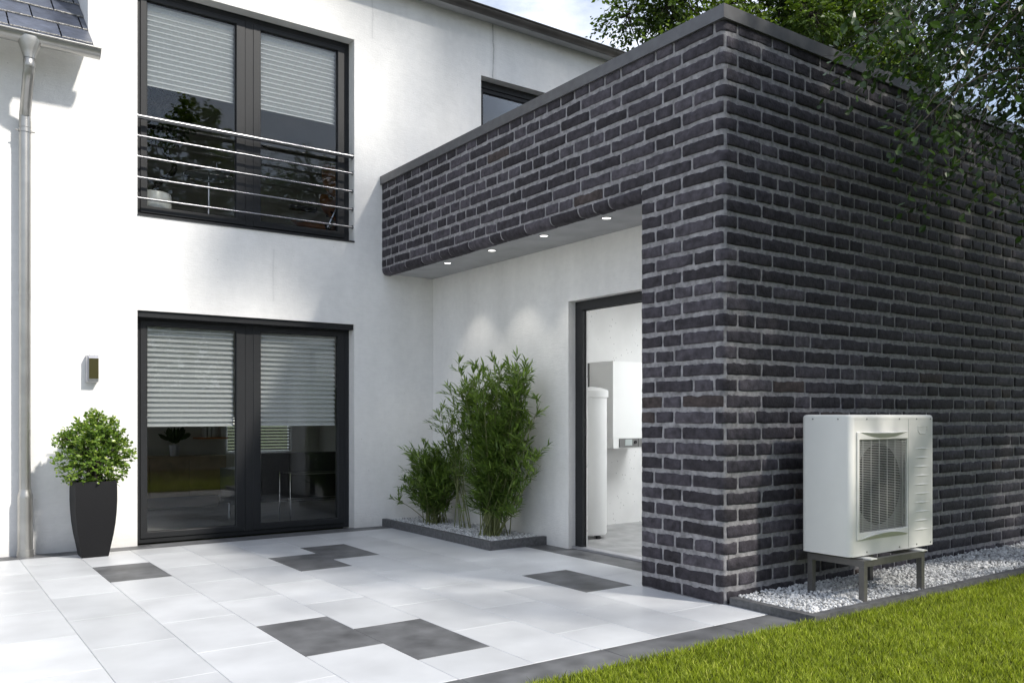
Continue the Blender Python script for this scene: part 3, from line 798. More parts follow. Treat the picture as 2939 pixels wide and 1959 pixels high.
leaves('foliage', c_ + d * np.array([.34, .3, .30]) * rng.random((q_, 1)) ** .4, d + np.array([0, 0, -.3]), sph(q_), np.full(q_, .10), M['plant_dark'], pl, 'broad')
pdn = thing('pendant_lamp', 'layered metal pendant lamp hanging behind the right upper pane', 'lamp', (3.28, 9.9, 5.94))
tube('cord', [(3.28, 9.9, 4.5), (3.28, 9.9, 5.94)], .004, M['gasket'], pdn, seg=6)
for k in range(5):
    z = 4.12 + k * .085; r = (.09, .15, .19, .17, .11)[k]
    lathe('shade', [(r, 0), (r * .97, .012), (r * .55, .065), (r * .5, .068)], (3.28, 9.9, z), M['zinc'], pdn, 24)
lathe('bulb_housing', [(0, 0), (.05, .01), (.06, .05), (.04, .42), (0, .43)], (3.28, 9.9, 4.07), M['steel'], pdn, 20)

# ---------------- wall lamp
wl = thing('wall_lamp', 'small aluminium wall lamp with olive glass on the white facade', 'wall lamp', (1.39, YA, 1.68))
lx0, lx1, lz0, lz1, ly = 1.348, 1.447, 1.562, 1.808, 8.683
box_obj('housing', (lx0, lx1, ly, YA, lz0, lz1), M['lamp_alu'], wl, .004, .6, 2)
V = [(lx0 + .012, ly - .001, lz0 + .004), (lx1 - .003, ly - .001, lz0 + .004), (lx1 - .003, ly - .022, lz0 + .030), (lx0 + .015, ly - .022, lz0 + .030),
     (lx0 + .012, ly - .001, lz1 - .004), (lx1 - .003, ly - .001, lz1 - .004), (lx1 - .003, ly - .022, lz1 - .028), (lx0 + .015, ly - .022, lz1 - .028)]
F = [(0, 1, 2, 3), (4, 7, 6, 5), (0, 3, 7, 4), (1, 5, 6, 2)]
arr_obj('bezel', V, np.array(F), M['lamp_alu'], wl)
arr_obj('diffuser', [(lx0 + .015, ly - .0225, lz0 + .030), (lx1 - .003, ly - .0225, lz0 + .030), (lx1 - .003, ly - .0225, lz1 - .028), (lx0 + .015, ly - .0225, lz1 - .028)], np.array([[0, 1, 2, 3]]), M['lamp_olive'], wl)
for xx in (lx0 + .03, lx1 - .03):
    tube('screw', [(xx, ly + .03, lz1), (xx, ly + .03, lz1 + .006)], .003, M['screw'], wl, seg=8)

# ---------------- planter with bush
po = thing('planter', 'tall square black tapered planter by the white wall', 'planter', (1.354, 8.38, 0))
pc = (1.354, 8.385)
prof = [(.0005, .106), (.012, .110), (.10, .125), (.20, .143), (.30, .156), (.40, .164), (.50, .168), (.60, .1675), (.672, .1655)]
V, F = [], []
for z, hw in prof: V += [(pc[0] - hw, pc[1] - hw, z), (pc[0] + hw, pc[1] - hw, z), (pc[0] + hw, pc[1] + hw, z), (pc[0] - hw, pc[1] + hw, z)]
for i, hw in enumerate((.152, .152)):
    z = (.672, .60)[i]; V += [(pc[0] - hw, pc[1] - hw, z), (pc[0] + hw, pc[1] - hw, z), (pc[0] + hw, pc[1] + hw, z), (pc[0] - hw, pc[1] + hw, z)]
nl = len(prof) + 2
for i in range(nl - 1):
    for k in range(4): F.append((4 * i + k, 4 * i + (k + 1) % 4, 4 * i + 4 + (k + 1) % 4, 4 * i + 4 + k))
F.append((3, 2, 1, 0))
bm = bmesh.new(); vv = [bm.verts.new(p) for p in V]
for f in F: bm.faces.new([vv[i] for i in f])
bmesh.ops.bevel(bm, geom=[e for e in bm.edges if len(e.link_faces) == 2 and e.calc_face_angle(0) > .9 and max(v.co.z for v in e.verts) > .011], offset=.004, segments=2, affect='EDGES')
bm_obj('body', bm, M['pot'], po, smooth=.5)
box_obj('soil', (pc[0] - .151, pc[0] + .151, pc[1] - .151, pc[1] + .151, .58, .625), M['soil'], po)
bu = thing('shrub', 'bushy bright green evergreen shrub growing in the black planter', 'shrub', (pc[0], pc[1], .626))
prt = []; tips = []
bc = np.array([1.36, 8.37, .93])
lob = [((1.36, 8.37, .93), .25), ((1.20, 8.36, .98), .15), ((1.52, 8.36, .92), .15), ((1.36, 8.33, 1.10), .15), ((1.30, 8.38, 1.02), .2), ((1.45, 8.36, 1.03), .17), ((1.55, 8.37, .84), .11), ((1.18, 8.36, .84), .12), ((1.36, 8.33, .78), .20), ((1.22, 8.36, .76), .13), ((1.50, 8.36, .75), .13), ((1.35, 8.36, 1.20), .07), ((1.50, 8.36, 1.15), .07), ((1.14, 8.36, 1.03), .08)]
lw = np.array([r ** 2 for _, r in lob]); lw /= lw.sum()
nt_ = 1050; st_, dd_ = [], []
for i in range(nt_):
    c, r = lob[rng.choice(len(lob), p=lw)]; d = sph(1)[0]; d[2] = d[2] * .8 + .15
    p = np.array(c) + d * r * (.45 + .5 * rng.random()); p[2] = max(p[2], .67)
    dr_ = nrm(p - bc + np.array([0, 0, .12])); st_.append(p); dd_.append(dr_)
    if i % 7 == 0: prt.append(tube_arrays([(pc[0] + rng.normal() * .03, pc[1] + rng.normal() * .03, .62), (bc + (p - bc) * .3) * [1, 1, 1] - [0, 0, .06], p, p + dr_ * .05], [.006, .004, .0025, .001], 5, False))
for sx, top in ((-.02, 1.305), (.02, 1.27), (.14, 1.22), (-.19, 1.13), (.22, 1.10)):
    a_ = np.array([1.36 + sx * .6, 8.36, top - .16]); b_ = np.array([1.36 + sx * 1.05, 8.36, top - .03])
    for t in np.linspace(0, 1, 4): st_.append(a_ + (b_ - a_) * t); dd_.append(nrm(np.array([rng.normal() * .5, rng.normal() * .5, .9])))
    prt.append(tube_arrays([a_ - [0, 0, .1], a_, b_], [.003, .002, .001], 5, False))
p_, d_, n_ = twig_leaves(np.array(st_), np.array(dd_), np.full(len(st_), .055), 7, .9, .1)
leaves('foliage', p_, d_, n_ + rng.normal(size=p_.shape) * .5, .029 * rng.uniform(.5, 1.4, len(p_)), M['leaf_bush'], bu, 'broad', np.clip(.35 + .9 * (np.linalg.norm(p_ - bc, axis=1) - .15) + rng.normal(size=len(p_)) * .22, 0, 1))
Vv, Fs = merge(prt); arr_obj('stems', Vv, Fs, M['bark'], bu)

# ================================================================ BRICK EXTENSION
ext = thing('brick_extension', 'flat roofed annex of dark anthracite brick with wide pale mortar joints', 'building', (XB, YB, 0))
RC = .040; LH = RC * PI / 4
def PM(s, z, n):
    """wall surface: s<0 along the front face, s>0 along the side face"""
    s = np.asarray(s, float); n = np.asarray(n, float) + 0 * s; z = np.asarray(z, float) + 0 * s
    x = np.empty_like(s); y = np.empty_like(s)
    a = s < -LH; b = s > LH; c = ~(a | b)
    x[a] = XB - n[a]; y[a] = YB + RC - (s[a] + LH)
    y[b] = YB - n[b]; x[b] = XB + RC + (s[b] - LH)
    ph = (s[c] + LH) / RC
    x[c] = XB + RC - (RC + n[c]) * np.cos(ph); y[c] = YB + RC - (RC + n[c]) * np.sin(ph)
    return np.stack([x, y, z], -1)
# bull-nose under the beam: w<0 vertical part above, w>0 wraps to underside
RB = .05; ZBOT = 2.846
def PN(yv, w, n):
    yv = np.asarray(yv, float); w = np.asarray(w, float) + 0 * yv; n = np.asarray(n, float) + 0 * yv
    hl = RB * PI / 2
    x = np.empty_like(w); z = np.empty_like(w)
    a = w < 0; c = (w >= 0) & (w <= hl); b = w > hl
    x[a] = XB - n[a]; z[a] = ZBOT + RB - w[a]
    ph = w[c] / RB
    x[c] = XB + RB - (RB + n[c]) * np.cos(ph); z[c] = ZBOT + RB - (RB + n[c]) * np.sin(ph)
    x[b] = XB + RB + (w[b] - hl); z[b] = ZBOT - n[b]
    return np.stack([x, yv, z], -1)

bV, bF, bVar, bMI = [], [], [], []
cnt = 0
def add_brick(a0, a1, b0, b1, fn, h=.010, flip=False, fine=1., nw=1):
    """one hand-moulded brick over the parameter rectangle"""
    global cnt
    L, Hh = a1 - a0, b1 - b0
    nu = max(5, int(L / (.020 / fine)) + 2); nv = 6
    e = .005
    U = np.concatenate([[0, e, .016], np.linspace(.034, L - .034, max(2, nu - 4)) if L > .08 else [L / 2], [L - .016, L - e, L]])
    Wv = np.concatenate([[0, .0045, .014], np.linspace(.014, Hh - .014, nw + 2)[1:-1], [Hh - .014, Hh - .0045, Hh]])
    uu, ww = np.meshgrid(U, Wv, indexing='ij')
    ph = rng.random(8) * 6.28; fr = rng.uniform(12, 60, 4)
    nj = rng.normal(size=uu.shape[0])[:, None]
    edge_t = .0022 * np.sin(fr[0] * uu + ph[0]) * np.sin(fr[1] * uu * .6 + ph[1]) + .0019 * nj
    edge_b = .0018 * np.sin(fr[2] * .5 * uu + ph[3]) + .0009 * rng.normal(size=uu.shape[0])[:, None]
    # crumbly upper edge
    chip = np.maximum(0, np.sin(fr[3] * .6 * uu + ph[5]) - .35) * .010 * (rng.random() < .9)
    k = ww / Hh
    w2 = ww + k ** 2 * (edge_t - chip) + (1 - k) ** 2 * edge_b
    tilt = rng.normal() * .0012
    w2 = w2 + (uu - L / 2) / max(L, .1) * tilt * 2
    du = np.minimum(uu, L - uu); dw = np.minimum(ww, Hh - ww)
    d = np.minimum(du, dw)
    hh = h * rng.uniform(.75, 1.25)
    n = np.where(d <= 1e-6, -.008, np.where(d < .006, hh * .62, np.where(d < .018, hh * .93, hh)))
    n = n + (d > .004) * (.0012 * np.sin(fr[1] * uu * 1.3 + ph[6]) * np.cos(70 * ww + ph[7]) + rng.normal(size=uu.shape) * .0005)
    # rounded corners
    cor = (du < .012) & (dw < .012) & (d < .006)
    n = np.where(cor & (d > 1e-6), hh * .25, n)
    P = fn(a0 + uu, b0 + w2, n) if not flip else fn(a0 + uu, b0 + w2, n)
    A, B = uu.shape; o = cnt
    bV.append(P.reshape(-1, 3)); cnt += A * B
    i = (np.arange(A - 1)[:, None] * B + np.arange(B - 1)[None]).ravel() + o
    bF.append(np.stack([i, i + B, i + B + 1, i + 1], 1)); bMI.append(np.zeros(len(i), int))
    r = rng.random(); bVar.append(np.full(A * B, r * .88 if rng.random() < .975 else .97))

CH = .1085; ROWS = 36; GAP_H = .0255; GAP_V = .0155
SIDE_END = 6.0; BEAM_END = -(8.752 - YB); PIER = -.757
S_, HD = .365, .183
def joints(start, end, prev, sgn, first=None):
    """greedy wild bond: list of joint positions from start towards end"""
    out = [start]; s = start; hc = 0
    while sgn * (end - s) > .09:
        c = S_ if rng.random() < .66 and hc < 3 else HD
        if first: c = first; first = None
        def bad(v): return any(abs(v - q) < .055 for q in prev)
        if bad(s + sgn * c): c = HD if c == S_ else S_
        if bad(s + sgn * c) and not bad(s + sgn * .27): c = .27
        hc = hc + 1 if c == HD else 0
        s += sgn * (c + rng.normal() * .002)
        if sgn * (end - s) < .07: s = end
        out.append(s)
    out[-1] = end if sgn * (end - out[-1]) < .08 else out[-1]
    if abs(out[-1] - end) > 1e-6: out.append(end)
    return out
prevS, prevF = [], []
for i in range(ROWS):
    z0 = -.010 + CH * i + GAP_H / 2; z1 = z0 + CH - GAP_H
    if i in (7, 27): c0, c1, fs = -.265, .135, None
    elif i % 2 == 0: c0, c1, fs = -.36, .014, S_
    else: c0, c1, fs = -.068, .132, None
    sj = joints(c1, SIDE_END, prevS, 1, fs); fj = joints(c0, BEAM_END if i >= 27 else PIER, prevF, -1)
    prevS, prevF = sj, fj
    g = GAP_V / 2
    wob = .0015 * math.sin(i * 1.7)
    add_brick(c0 + g, c1 - g, z0 + wob, z1 + wob, PM, fine=1.3)
    for a, b in zip(sj[:-1], sj[1:]):
        add_brick(a + g, b - g, z0 + rng.normal() * .0012, z1 + rng.normal() * .0012, PM, fine=1. if a < 2.5 else .7)
    for a, b in zip(fj[:-1], fj[1:]):
        lo = b + (g if abs(b - PIER) > 1e-6 or i >= 27 else 0)
        if a - g - lo > .02: add_brick(lo, a - g, z0 + rng.normal() * .0012, z1 + rng.normal() * .0012, PM)
# bull-nose course
y = 4.556; 
while y < 8.70:
    L = S_ if rng.random() < .7 else HD
    y1 = min(y + L, 8.752)
    if 8.752 - y1 < .08: y1 = 8.752
    add_brick(y + .006, y1 - .006, -.022, RB * PI / 2 + .045, PN, h=.010, nw=9)
    y = y1
# left cheek of the pier (faces the door): simple courses
def PC(s, z, n):   # s along +x from the pier corner, surface y = 4.547 facing +y
    s = np.asarray(s, float); return np.stack([XB + s, YB - PIER + n + 0 * s, np.asarray(z) + 0 * s], -1)
# mortar body
def grid(fn, a0, a1, b0, b1, ca=.05, cb=.05, flip=False):
    global cnt
    na = max(2, int(abs(a1 - a0) / ca) + 1); nb = max(2, int(abs(b1 - b0) / cb) + 1)
    A, B = np.meshgrid(np.linspace(a0, a1, na), np.linspace(b0, b1, nb), indexing='ij')
    P = fn(A, B, rng.normal(size=A.shape) * .0012)
    i = (np.arange(na - 1)[:, None] * nb + np.arange(nb - 1)[None]).ravel() + cnt
    bV.append(P.reshape(-1, 3)); cnt += na * nb
    f = np.stack([i, i + nb, i + nb + 1, i + 1], 1); bF.append(f[:, ::-1] if flip else f); bMI.append(np.ones(len(f), int)); bVar.append(np.full(na * nb, .5))
grid(PM, PIER, -.045, -.05, 3.90); grid(PM, -.045, .045, -.05, 3.90, .011); grid(PM, .045, SIDE_END, -.05, 3.90, .07)
grid(PM, BEAM_END, PIER, ZBOT + RB, 3.90)
grid(PN, 4.547, 8.753, 0, RB * PI / 2 + .055, .05, .012, flip=True)
grid(PC, 0, .60, -.05, ZBOT + .06, .06, .06, flip=True)
bw = arr_obj('brickwork', np.concatenate(bV), np.concatenate(bF), [M['brick'], M['mortar']], ext, var=np.concatenate(bVar), midx=np.concatenate(bMI), smooth=1.0)
print('brick verts', cnt)

# coping, roof deck, soffit, rendered wall
bm = bmesh.new()
pts = [(4.372, 3.762), (10.5, 3.762), (10.5, 4.12), (4.73, 4.12), (4.73, 8.757), (4.372, 8.757)]
lo = [bm.verts.new((*p, 3.867)) for p in pts]; hi = [bm.verts.new((*p, 3.959)) for p in pts]
bm.faces.new(lo[::-1]); bm.faces.new(hi)
for k in range(6): bm.faces.new([lo[k], lo[(k + 1) % 6], hi[(k + 1) % 6], hi[k]])
bm_obj('coping', bm, M['coping'], ext, bevel=.0025, smooth=.6)
box_obj('roof_deck', (4.731, 10.4, 4.121, 8.757, 3.70, 3.75), M['coping'], ext)
box_obj('soffit', (XB + RB + .045, XR - .0005, 4.55, YA - .0005, 2.862, 2.90), M['soffit'], ext)
DY0, DY1, DZ = 5.10, 6.23, 2.322
bm_obj('rendered_wall', wall_mesh('x', XR, XR + .155, 4.40, YA - .0005, -.02, 2.861, [(DY0, DY1, -.02, DZ)]), M['render'], ext)
dfr = ring_obj('door_frame', (DY0 + .0005, DY1 - .0005, -.25, DZ - .0005, .11, .105, .2, .085, XR + .083, XR + .118), M['frame'], ext, .004, axis='x')
ring_obj('gasket', (DY0 + .10, DY1 - .099, -.20, DZ - .08, .012, .012, .01, .012, XR + .119, XR + .128), M['gasket'], dfr, 0, axis='x')
bm = bmesh.new(); box(bm, XR + .129, XR + .153, DY1 - .100, DY1 - .001, 0, DZ - .08); bm_obj('inner_reveal', bm, M['speck'], dfr)
tube('strike_plate', [(XR + .127, DY1 - .103, 1.06), (XR + .127, DY1 - .103, 1.22)], .009, M['steel'], dfr, seg=8)
box_obj('threshold', (XR + .05, XR + .15, DY0 + .001, DY1 - .001, .0015, .022), M['lamp_alu'], ext, .003)
# end walls so the annex is a closed body
bm = bmesh.new(); box(bm, 10.35, 10.45, 3.84, 8.757, -.02, 3.699); bm_obj('rear_wall', bm, M['render'], ext)
bm = bmesh.new(); box(bm, 5.25, 10.34, 3.815, 3.90, -.02, 3.699); bm_obj('inner_leaf', bm, M['speck'], ext)

# downlights
spots = [7.738, 6.902, 6.067, 5.228]
dl_lab = ['lit round downlight in the soffit nearest the white facade', 'lit round downlight second from the facade in the soffit', 'lit round downlight third from the facade in the soffit', 'lit round downlight in the soffit nearest the brick pier']
dl = thing('downlight', dl_lab[0], 'ceiling light', (4.652, spots[0], 2.862), 'downlights in the soffit')
k0 = [lathe('trim_ring', [(.048, -.0005), (.048, -.005), (.040, -.006), (.038, -.001)], (4.652, spots[0], 2.862), M['steel'], dl, 32),
      lathe('lens', [(0, -.0025), (.036, -.0025)], (4.652, spots[0], 2.862), M['emit'], dl, 32)]
ld = bpy.data.lights.new('spot', 'SPOT'); ld.energy = 15; ld.spot_size = math.radians(84); ld.spot_blend = .55; ld.shadow_soft_size = .02; ld.color = (1, .95, .86)
lo_ = bpy.data.objects.new('lamp_light', ld); lo_.location = (4.652, spots[0], 2.85); link(lo_, dl); k0.append(lo_)
for yy, lb in zip(spots[1:], dl_lab[1:]):
    r = dl.copy(); COL.objects.link(r); r.location = (4.652, yy, 2.862); r['label'] = lb
    for c in k0:
        d = c.copy(); COL.objects.link(d); d.parent = r; d.matrix_parent_inverse = c.matrix_parent_inverse.copy()

# ---------------- utility room
UX0, UX1, UY0, UY1 = XR + .155, 9.2, 3.91, 7.28
bm = bmesh.new()
def q(*p): return bm.faces.new([bm.verts.new(a) for a in p])
q((UX0, UY0, .012), (UX1, UY0, .012), (UX1, UY1, .012), (UX0, UY1, .012)).material_index = 1
q((UX0, UY0, 2.7), (UX0, UY1, 2.7), (UX1, UY1, 2.7), (UX1, UY0, 2.7))
q((UX1, UY0, 0), (UX1, UY0, 2.7), (UX1, UY1, 2.7), (UX1, UY1, 0))
q((UX0, UY1, 0), (UX1, UY1, 0), (UX1, UY1, 2.7), (UX0, UY1, 2.7))
bm_obj('utility_room_shell', bm, [M['speck'], M['util_floor']], ext)
cl = thing('ceiling_light', 'lit ceiling panel lamp inside the utility room', 'ceiling light', (7.35, 5.3, 2.69))
box_obj('housing', (6.7, 8.0, 4.7, 5.9, 2.66, 2.695), M['white_paint'], cl)
box_obj('diffuser', (6.72, 7.98, 4.72, 5.88, 2.65, 2.659), M['emit_ceil'], cl)
bo = thing('boiler', 'white wall hung boiler with grey control panel in the utility room', 'boiler', (6.5, 7.06, .9))
box_obj('casing', (6.19, 6.82, 6.852, 7.24, 1.009, 1.838), M['white_paint'], bo, .006, .6, 2)
box_obj('back_plate', (6.187, 6.80, 7.241, 7.279, 1.1, 1.835), M['panel_grey'], bo)
box_obj('base_housing', (6.19, 6.82, 6.846, 7.24, .899, 1.007), M['white_paint'], bo, .004, .6)
pnl = box_obj('control_panel', (6.27, 6.80, 6.838, 6.8455, .908, 1.003), M['panel_grey'], bo, .001)
box_obj('display', (6.352, 6.452, 6.833, 6.8375, .927, .993), M['lcd'], pnl)
V, Fs = tube_arrays([(6.50, 6.838, .962), (6.50, 6.824, .962)], .018, 18); arr_obj('dial', V, Fs, M['black_in'], pnl, smooth=.6)
box_obj('divider', (6.545, 6.551, 6.835, 6.8375, .910, 1.001), M['black_in'], pnl)
wt = thing('water_tank', 'tall white cylindrical hot water tank standing left of the boiler', 'water tank', (5.67, 6.60, .012))
lathe('body', [(.0, .05), (.15, .05), (.157, .07), (.157, 1.44)], (5.685, 6.62, 0), M['white_paint'], wt, 48)
lathe('lid', [(.158, 1.432), (.172, 1.436), (.172, 1.50), (.160, 1.512), (.09, 1.535), (0, 1.545)], (5.685, 6.62, 0), M['white_paint'], wt, 48)
for a in (.4, 2.5, 4.6): lathe('foot', [(0, 0), (.025, 0), (.022, .04), (0, .05)], (5.685 + .12 * math.cos(a), 6.62 + .12 * math.sin(a), .0125), M['black_in'], wt, 12)

# ================================================================ HEAT PUMP
hp = thing('heat_pump', 'white outdoor heat pump unit with square fan grille on steel stand', 'heat pump', (5.5, 3.43, .33))
hx0, hx1, hy0, hy1, hz0, hz1 = 4.985, 6.012, 3.237, 3.615, .330, 1.257
gx0, gx1, gz0, gz1 = 5.072, 5.641, .483, 1.092       # opening of the grille
# casing with a real opening in the front
bm = bmesh.new()
r = .038; ns = 6
outl = []
for (cx_, cy_, a0) in ((hx0 + r, hy0 + r, PI), (hx1 - r, hy0 + r, 1.5 * PI), (hx1 - r, hy1 - r, 0), (hx0 + r, hy1 - r, .5 * PI)):
    for k in range(ns + 1): a = a0 + k * PI / 2 / ns; outl.append((cx_ + r * math.cos(a), cy_ + r * math.sin(a)))
nO = len(outl)
lev = [(hz0, 0), (hz1 - .020, 0), (hz1 - .008, .004), (hz1 - .002, .012), (hz1, .024)]
ringv = []
for z, ins in lev:
    cxm, cym = (hx0 + hx1) / 2, (hy0 + hy1) / 2
    ringv.append([bm.verts.new((cxm + (x - cxm) * (1 - ins / (hx1 - cxm)), cym + (y - cym) * (1 - ins / (hy1 - cym)), z)) for x, y in outl])
front = None
for l in range(len(lev) - 1):
    for k in range(nO):
        if l == 0 and k == ns: continue     # front panel left open
        bm.faces.new([ringv[l][k], ringv[l][(k + 1) % nO], ringv[l + 1][(k + 1) % nO], ringv[l + 1][k]])
bm.faces.new(ringv[-1]); bm.faces.new(ringv[0][::-1])
casing = bm_obj('casing', bm, M['hp_white'], hp, smooth=.7)
bm = wall_mesh('y', hy0, hy0 + .012, hx0 + r, hx1 - r, hz0, hz1 - .02, [(gx0, gx1, gz0, gz1)])
bm_obj('front_panel', bm, M['hp_white'], hp)
# raised panel round the grille with curved scoops above and below
ring_obj('grille_surround', (5.044, 5.650, .436, 1.144, .028, .009, .047, .052, hy0 - .010, hy0 + .0), M['hp_white'], hp, .004)
def scoop(z, h, up):
    n = 16; V = []; F = []
    xs = np.linspace(5.075, 5.640, n)
    for i, x in enumerate(xs):
        t = (x - 5.3575) / .2825; a = h * (1 - t * t)
        if up: row = [(x, hy0 - .0105, z), (x, hy0 - .030 * (1 - t * t) - .0105, z - a * .15), (x, hy0 - .0105, z - a)]
        else: row = [(x, hy0 - .0105, z), (x, hy0 - .032 * (1 - t * t) - .0105, z + a * .85), (x, hy0 - .0105, z + a)]
        V += row
    for i in range(n - 1):
        for k in range(2): F.append((3 * i + k, 3 * i + 3 + k, 3 * i + 4 + k, 3 * i + 1 + k))
    arr_obj('moulded_lip', V, np.array(F), M['hp_white'], hp, smooth=.5)
scoop(1.141, .040, True); scoop(.439, .040, False)
# cavity, shroud and fan
bm = bmesh.new(); yb = hy0 + .24
def q2(*p): bm.faces.new([bm.verts.new(a) for a in p])
y0_, y1_ = hy0 + .0125, hy0 + .035
# plate with round hole
nR = 48; fc = (5.358, .788); fr_ = .272
hole = [bm.verts.new((fc[0] + fr_ * math.cos(2 * PI * k / nR), y1_, fc[1] + fr_ * math.sin(2 * PI * k / nR))) for k in range(nR)]
def sq(a):
    c, s = math.cos(a), math.sin(a); w_, h_ = (gx1 - gx0) / 2 + .004, (gz1 - gz0) / 2 + .004
    k = min(w_ / abs(c) if abs(c) > 1e-6 else 9, h_ / abs(s) if abs(s) > 1e-6 else 9); return (c * k, s * k)
cxg, czg = (gx0 + gx1) / 2, (gz0 + gz1) / 2
outr = []
for k in range(nR):
    a = 2 * PI * k / nR; q_ = sq(a); outr.append(bm.verts.new((cxg + q_[0], y1_, czg + q_[1])))
for k in range(nR): bm.faces.new([outr[k], outr[(k + 1) % nR], hole[(k + 1) % nR], hole[k]])
bm_obj('shroud', bm, M['shroud'], hp)
V, Fs = tube_arrays([(fc[0], y1_ + .001, fc[1]), (fc[0], yb, fc[1])], fr_ + .001, 48, False); arr_obj('fan_duct', V, Fs, M['black_in'], hp, smooth=1.)
box_obj('rear_cavity', (5.03, 5.68, yb + .001, yb + .003, .42, 1.14), M['black_in'], hp)
M['fan'] = mat('fan_plastic', (.006, .006, .007), .6)
fan = tube('fan', [(fc[0], hy0 + .11, fc[1]), (fc[0], hy0 + .19, fc[1])], .058, M['fan'], hp, seg=24)
for b in range(5):
    V = []; F = []
    for i in range(7):
        rr = .05 + (fr_ - .065) * i / 6
        for j in range(5):
            a = b * 2 * PI / 5 + .35 + (j / 4 - .5) * .85 + .25 * (i / 6)
            V.append((fc[0] + rr * math.cos(a), hy0 + .12 + .06 * j / 4, fc[1] + rr * math.sin(a)))
    for i in range(6):
        for j in range(4): F.append((5 * i + j, 5 * i + j + 1, 5 * i + 6 + j, 5 * i + 5 + j))
    arr_obj('fan_blade', V, np.array(F), M['fan'], fan, smooth=1.)
# grille of thin horizontal bars with uprights
bm = bmesh.new(); nb = 54
for k in range(nb):
    z = gz0 + .006 + (gz1 - gz0 - .012) * k / (nb - 1); box(bm, gx0 - .001, gx1 + .001, hy0 + .0015, hy0 + .0065, z - .0016, z + .0016)
for k in range(6):
    x = gx0 + (gx1 - gx0) * (k + .5) / 6 + .002; box(bm, x - .0028, x + .0028, hy0 - .001, hy0 + .0012, gz0, gz1)
bm_obj('grille', bm, M['hp_grille'], hp)
# seam, handle recess, embossed gills, screws
box_obj('panel_seam', (5.668, 5.6705, hy0 - .0006, hy0 + .001, hz0 + .01, hz1 - .03), M['panel_grey'], hp)
box_obj('top_seam', (hx0 + r, hx1 - r, hy0 - .0006, hy0 + .001, hz1 - .0335, hz1 - .032), M['hp_grille'], hp)
bm = bmesh.new()
hx_, hz_ = 5.848, 1.152
vs = [(-.058, 0, .024), (.058, 0, .024), (.058, 0, -.008), (.034, 0, -.030), (-.034, 0, -.030), (-.058, 0, -.008)]
o_ = [bm.verts.new((hx_ + a, hy0 - .002, hz_ + c)) for a, b, c in vs]; i_ = [bm.verts.new((hx_ + a * .85, hy0 + .022 if c > 0 else hy0 - .001, hz_ + c * .8)) for a, b, c in vs]
for k in range(6): bm.faces.new([o_[k], o_[(k + 1) % 6], i_[(k + 1) % 6], i_[k]])
bm.faces.new(i_); 
hnd = bm_obj('handle_recess', bm, M['hp_white'], hp)
bm = bmesh.new(); 
for k in range(6):
    a, b, c = vs[k]; a2, b2, c2 = vs[(k + 1) % 6]
    f = bm.faces.new([bm.verts.new((hx_ + a * 1.06, hy0 - .0005, hz_ + c * 1.1)), bm.verts.new((hx_ + a2 * 1.06, hy0 - .0005, hz_ + c2 * 1.1)), bm.verts.new((hx_ + a2, hy0 - .004, hz_ + c2)), bm.verts.new((hx_ + a, hy0 - .004, hz_ + c))])
bm_obj('handle_rim', bm, M['hp_white'], hnd)
for k in range(10):
    z = 1.0185 - k * .0630; x0_, x1_ = 5.727, 5.960
    V = [(x0_, hy0 - .0005, z), (x0_ + .115, hy0 - .008, z - .002), (x1_, hy0 - .0005, z), (x0_ + .115, hy0 - .0005, z + .010), (x0_ + .115, hy0 - .0005, z - .005)]
    arr_obj('gill', V, np.array([(0, 1, 3), (1, 2, 3), (0, 4, 1), (4, 2, 1)]), M['hp_white'], hp)
for x, z in ((5.166, .351), (5.555, .351), (5.773, .351), (5.955, .351), (5.166, 1.228), (5.555, 1.228), (5.773, 1.228), (5.955, 1.228)):
    V, Fs = tube_arrays([(x, hy0 + .001, z), (x, hy0 - .003, z)], .0055, 10); arr_obj('screw', V, Fs, M['screw'], hp)
for y in (3.33, 3.52):
    V, Fs = tube_arrays([(hx0 + .001, y, 1.228), (hx0 - .003, y, 1.228)], .0055, 10); arr_obj('screw', V, Fs, M['screw'], hp)
# mounting feet of the unit
for x in (5.13, 5.745):
    bm = bmesh.new()
    a = [bm.verts.new(p) for p in ((x - .02, 3.17, .3115), (x + .05, 3.17, .3115), (x + .05, 3.60, .3115), (x - .02, 3.60, .3115), (x - .02, 3.17, .318), (x + .05, 3.17, .318), (x + .05, 3.60, .329), (x - .02, 3.60, .329))]
    for f in ((3, 2, 1, 0), (4, 5, 6, 7), (0, 1, 5, 4), (1, 2, 6, 5), (2, 3, 7, 6), (3, 0, 4, 7)): bm.faces.new([a[i] for i in f])
    bm_obj('mounting_foot', bm, M['hp_white'], hp)

sd_ = thing('steel_stand', 'grey square tube steel stand carrying the white heat pump', 'stand', (5.42, 3.37, .03))
sx0, sx1, sy0, sy1 = 5.045, 5.775, 3.180, 3.605; tw = .038
for x in (sx0, sx1 - tw):
    for y in (sy0, sy1 - tw): box_obj('leg', (x, x + tw, y, y + tw, .02, .2685), M['stand'], sd_, .002)
for x in (sx0, sx1 - tw): box_obj('crossbar', (x, x + tw, sy0, sy1, .269, .311), M['stand'], sd_, .002)
for y in (sy0, sy1 - tw): box_obj('rail', (sx0 + tw + .0005, sx1 - tw - .0005, y, y + tw, .269, .311), M['stand'], sd_, .002)

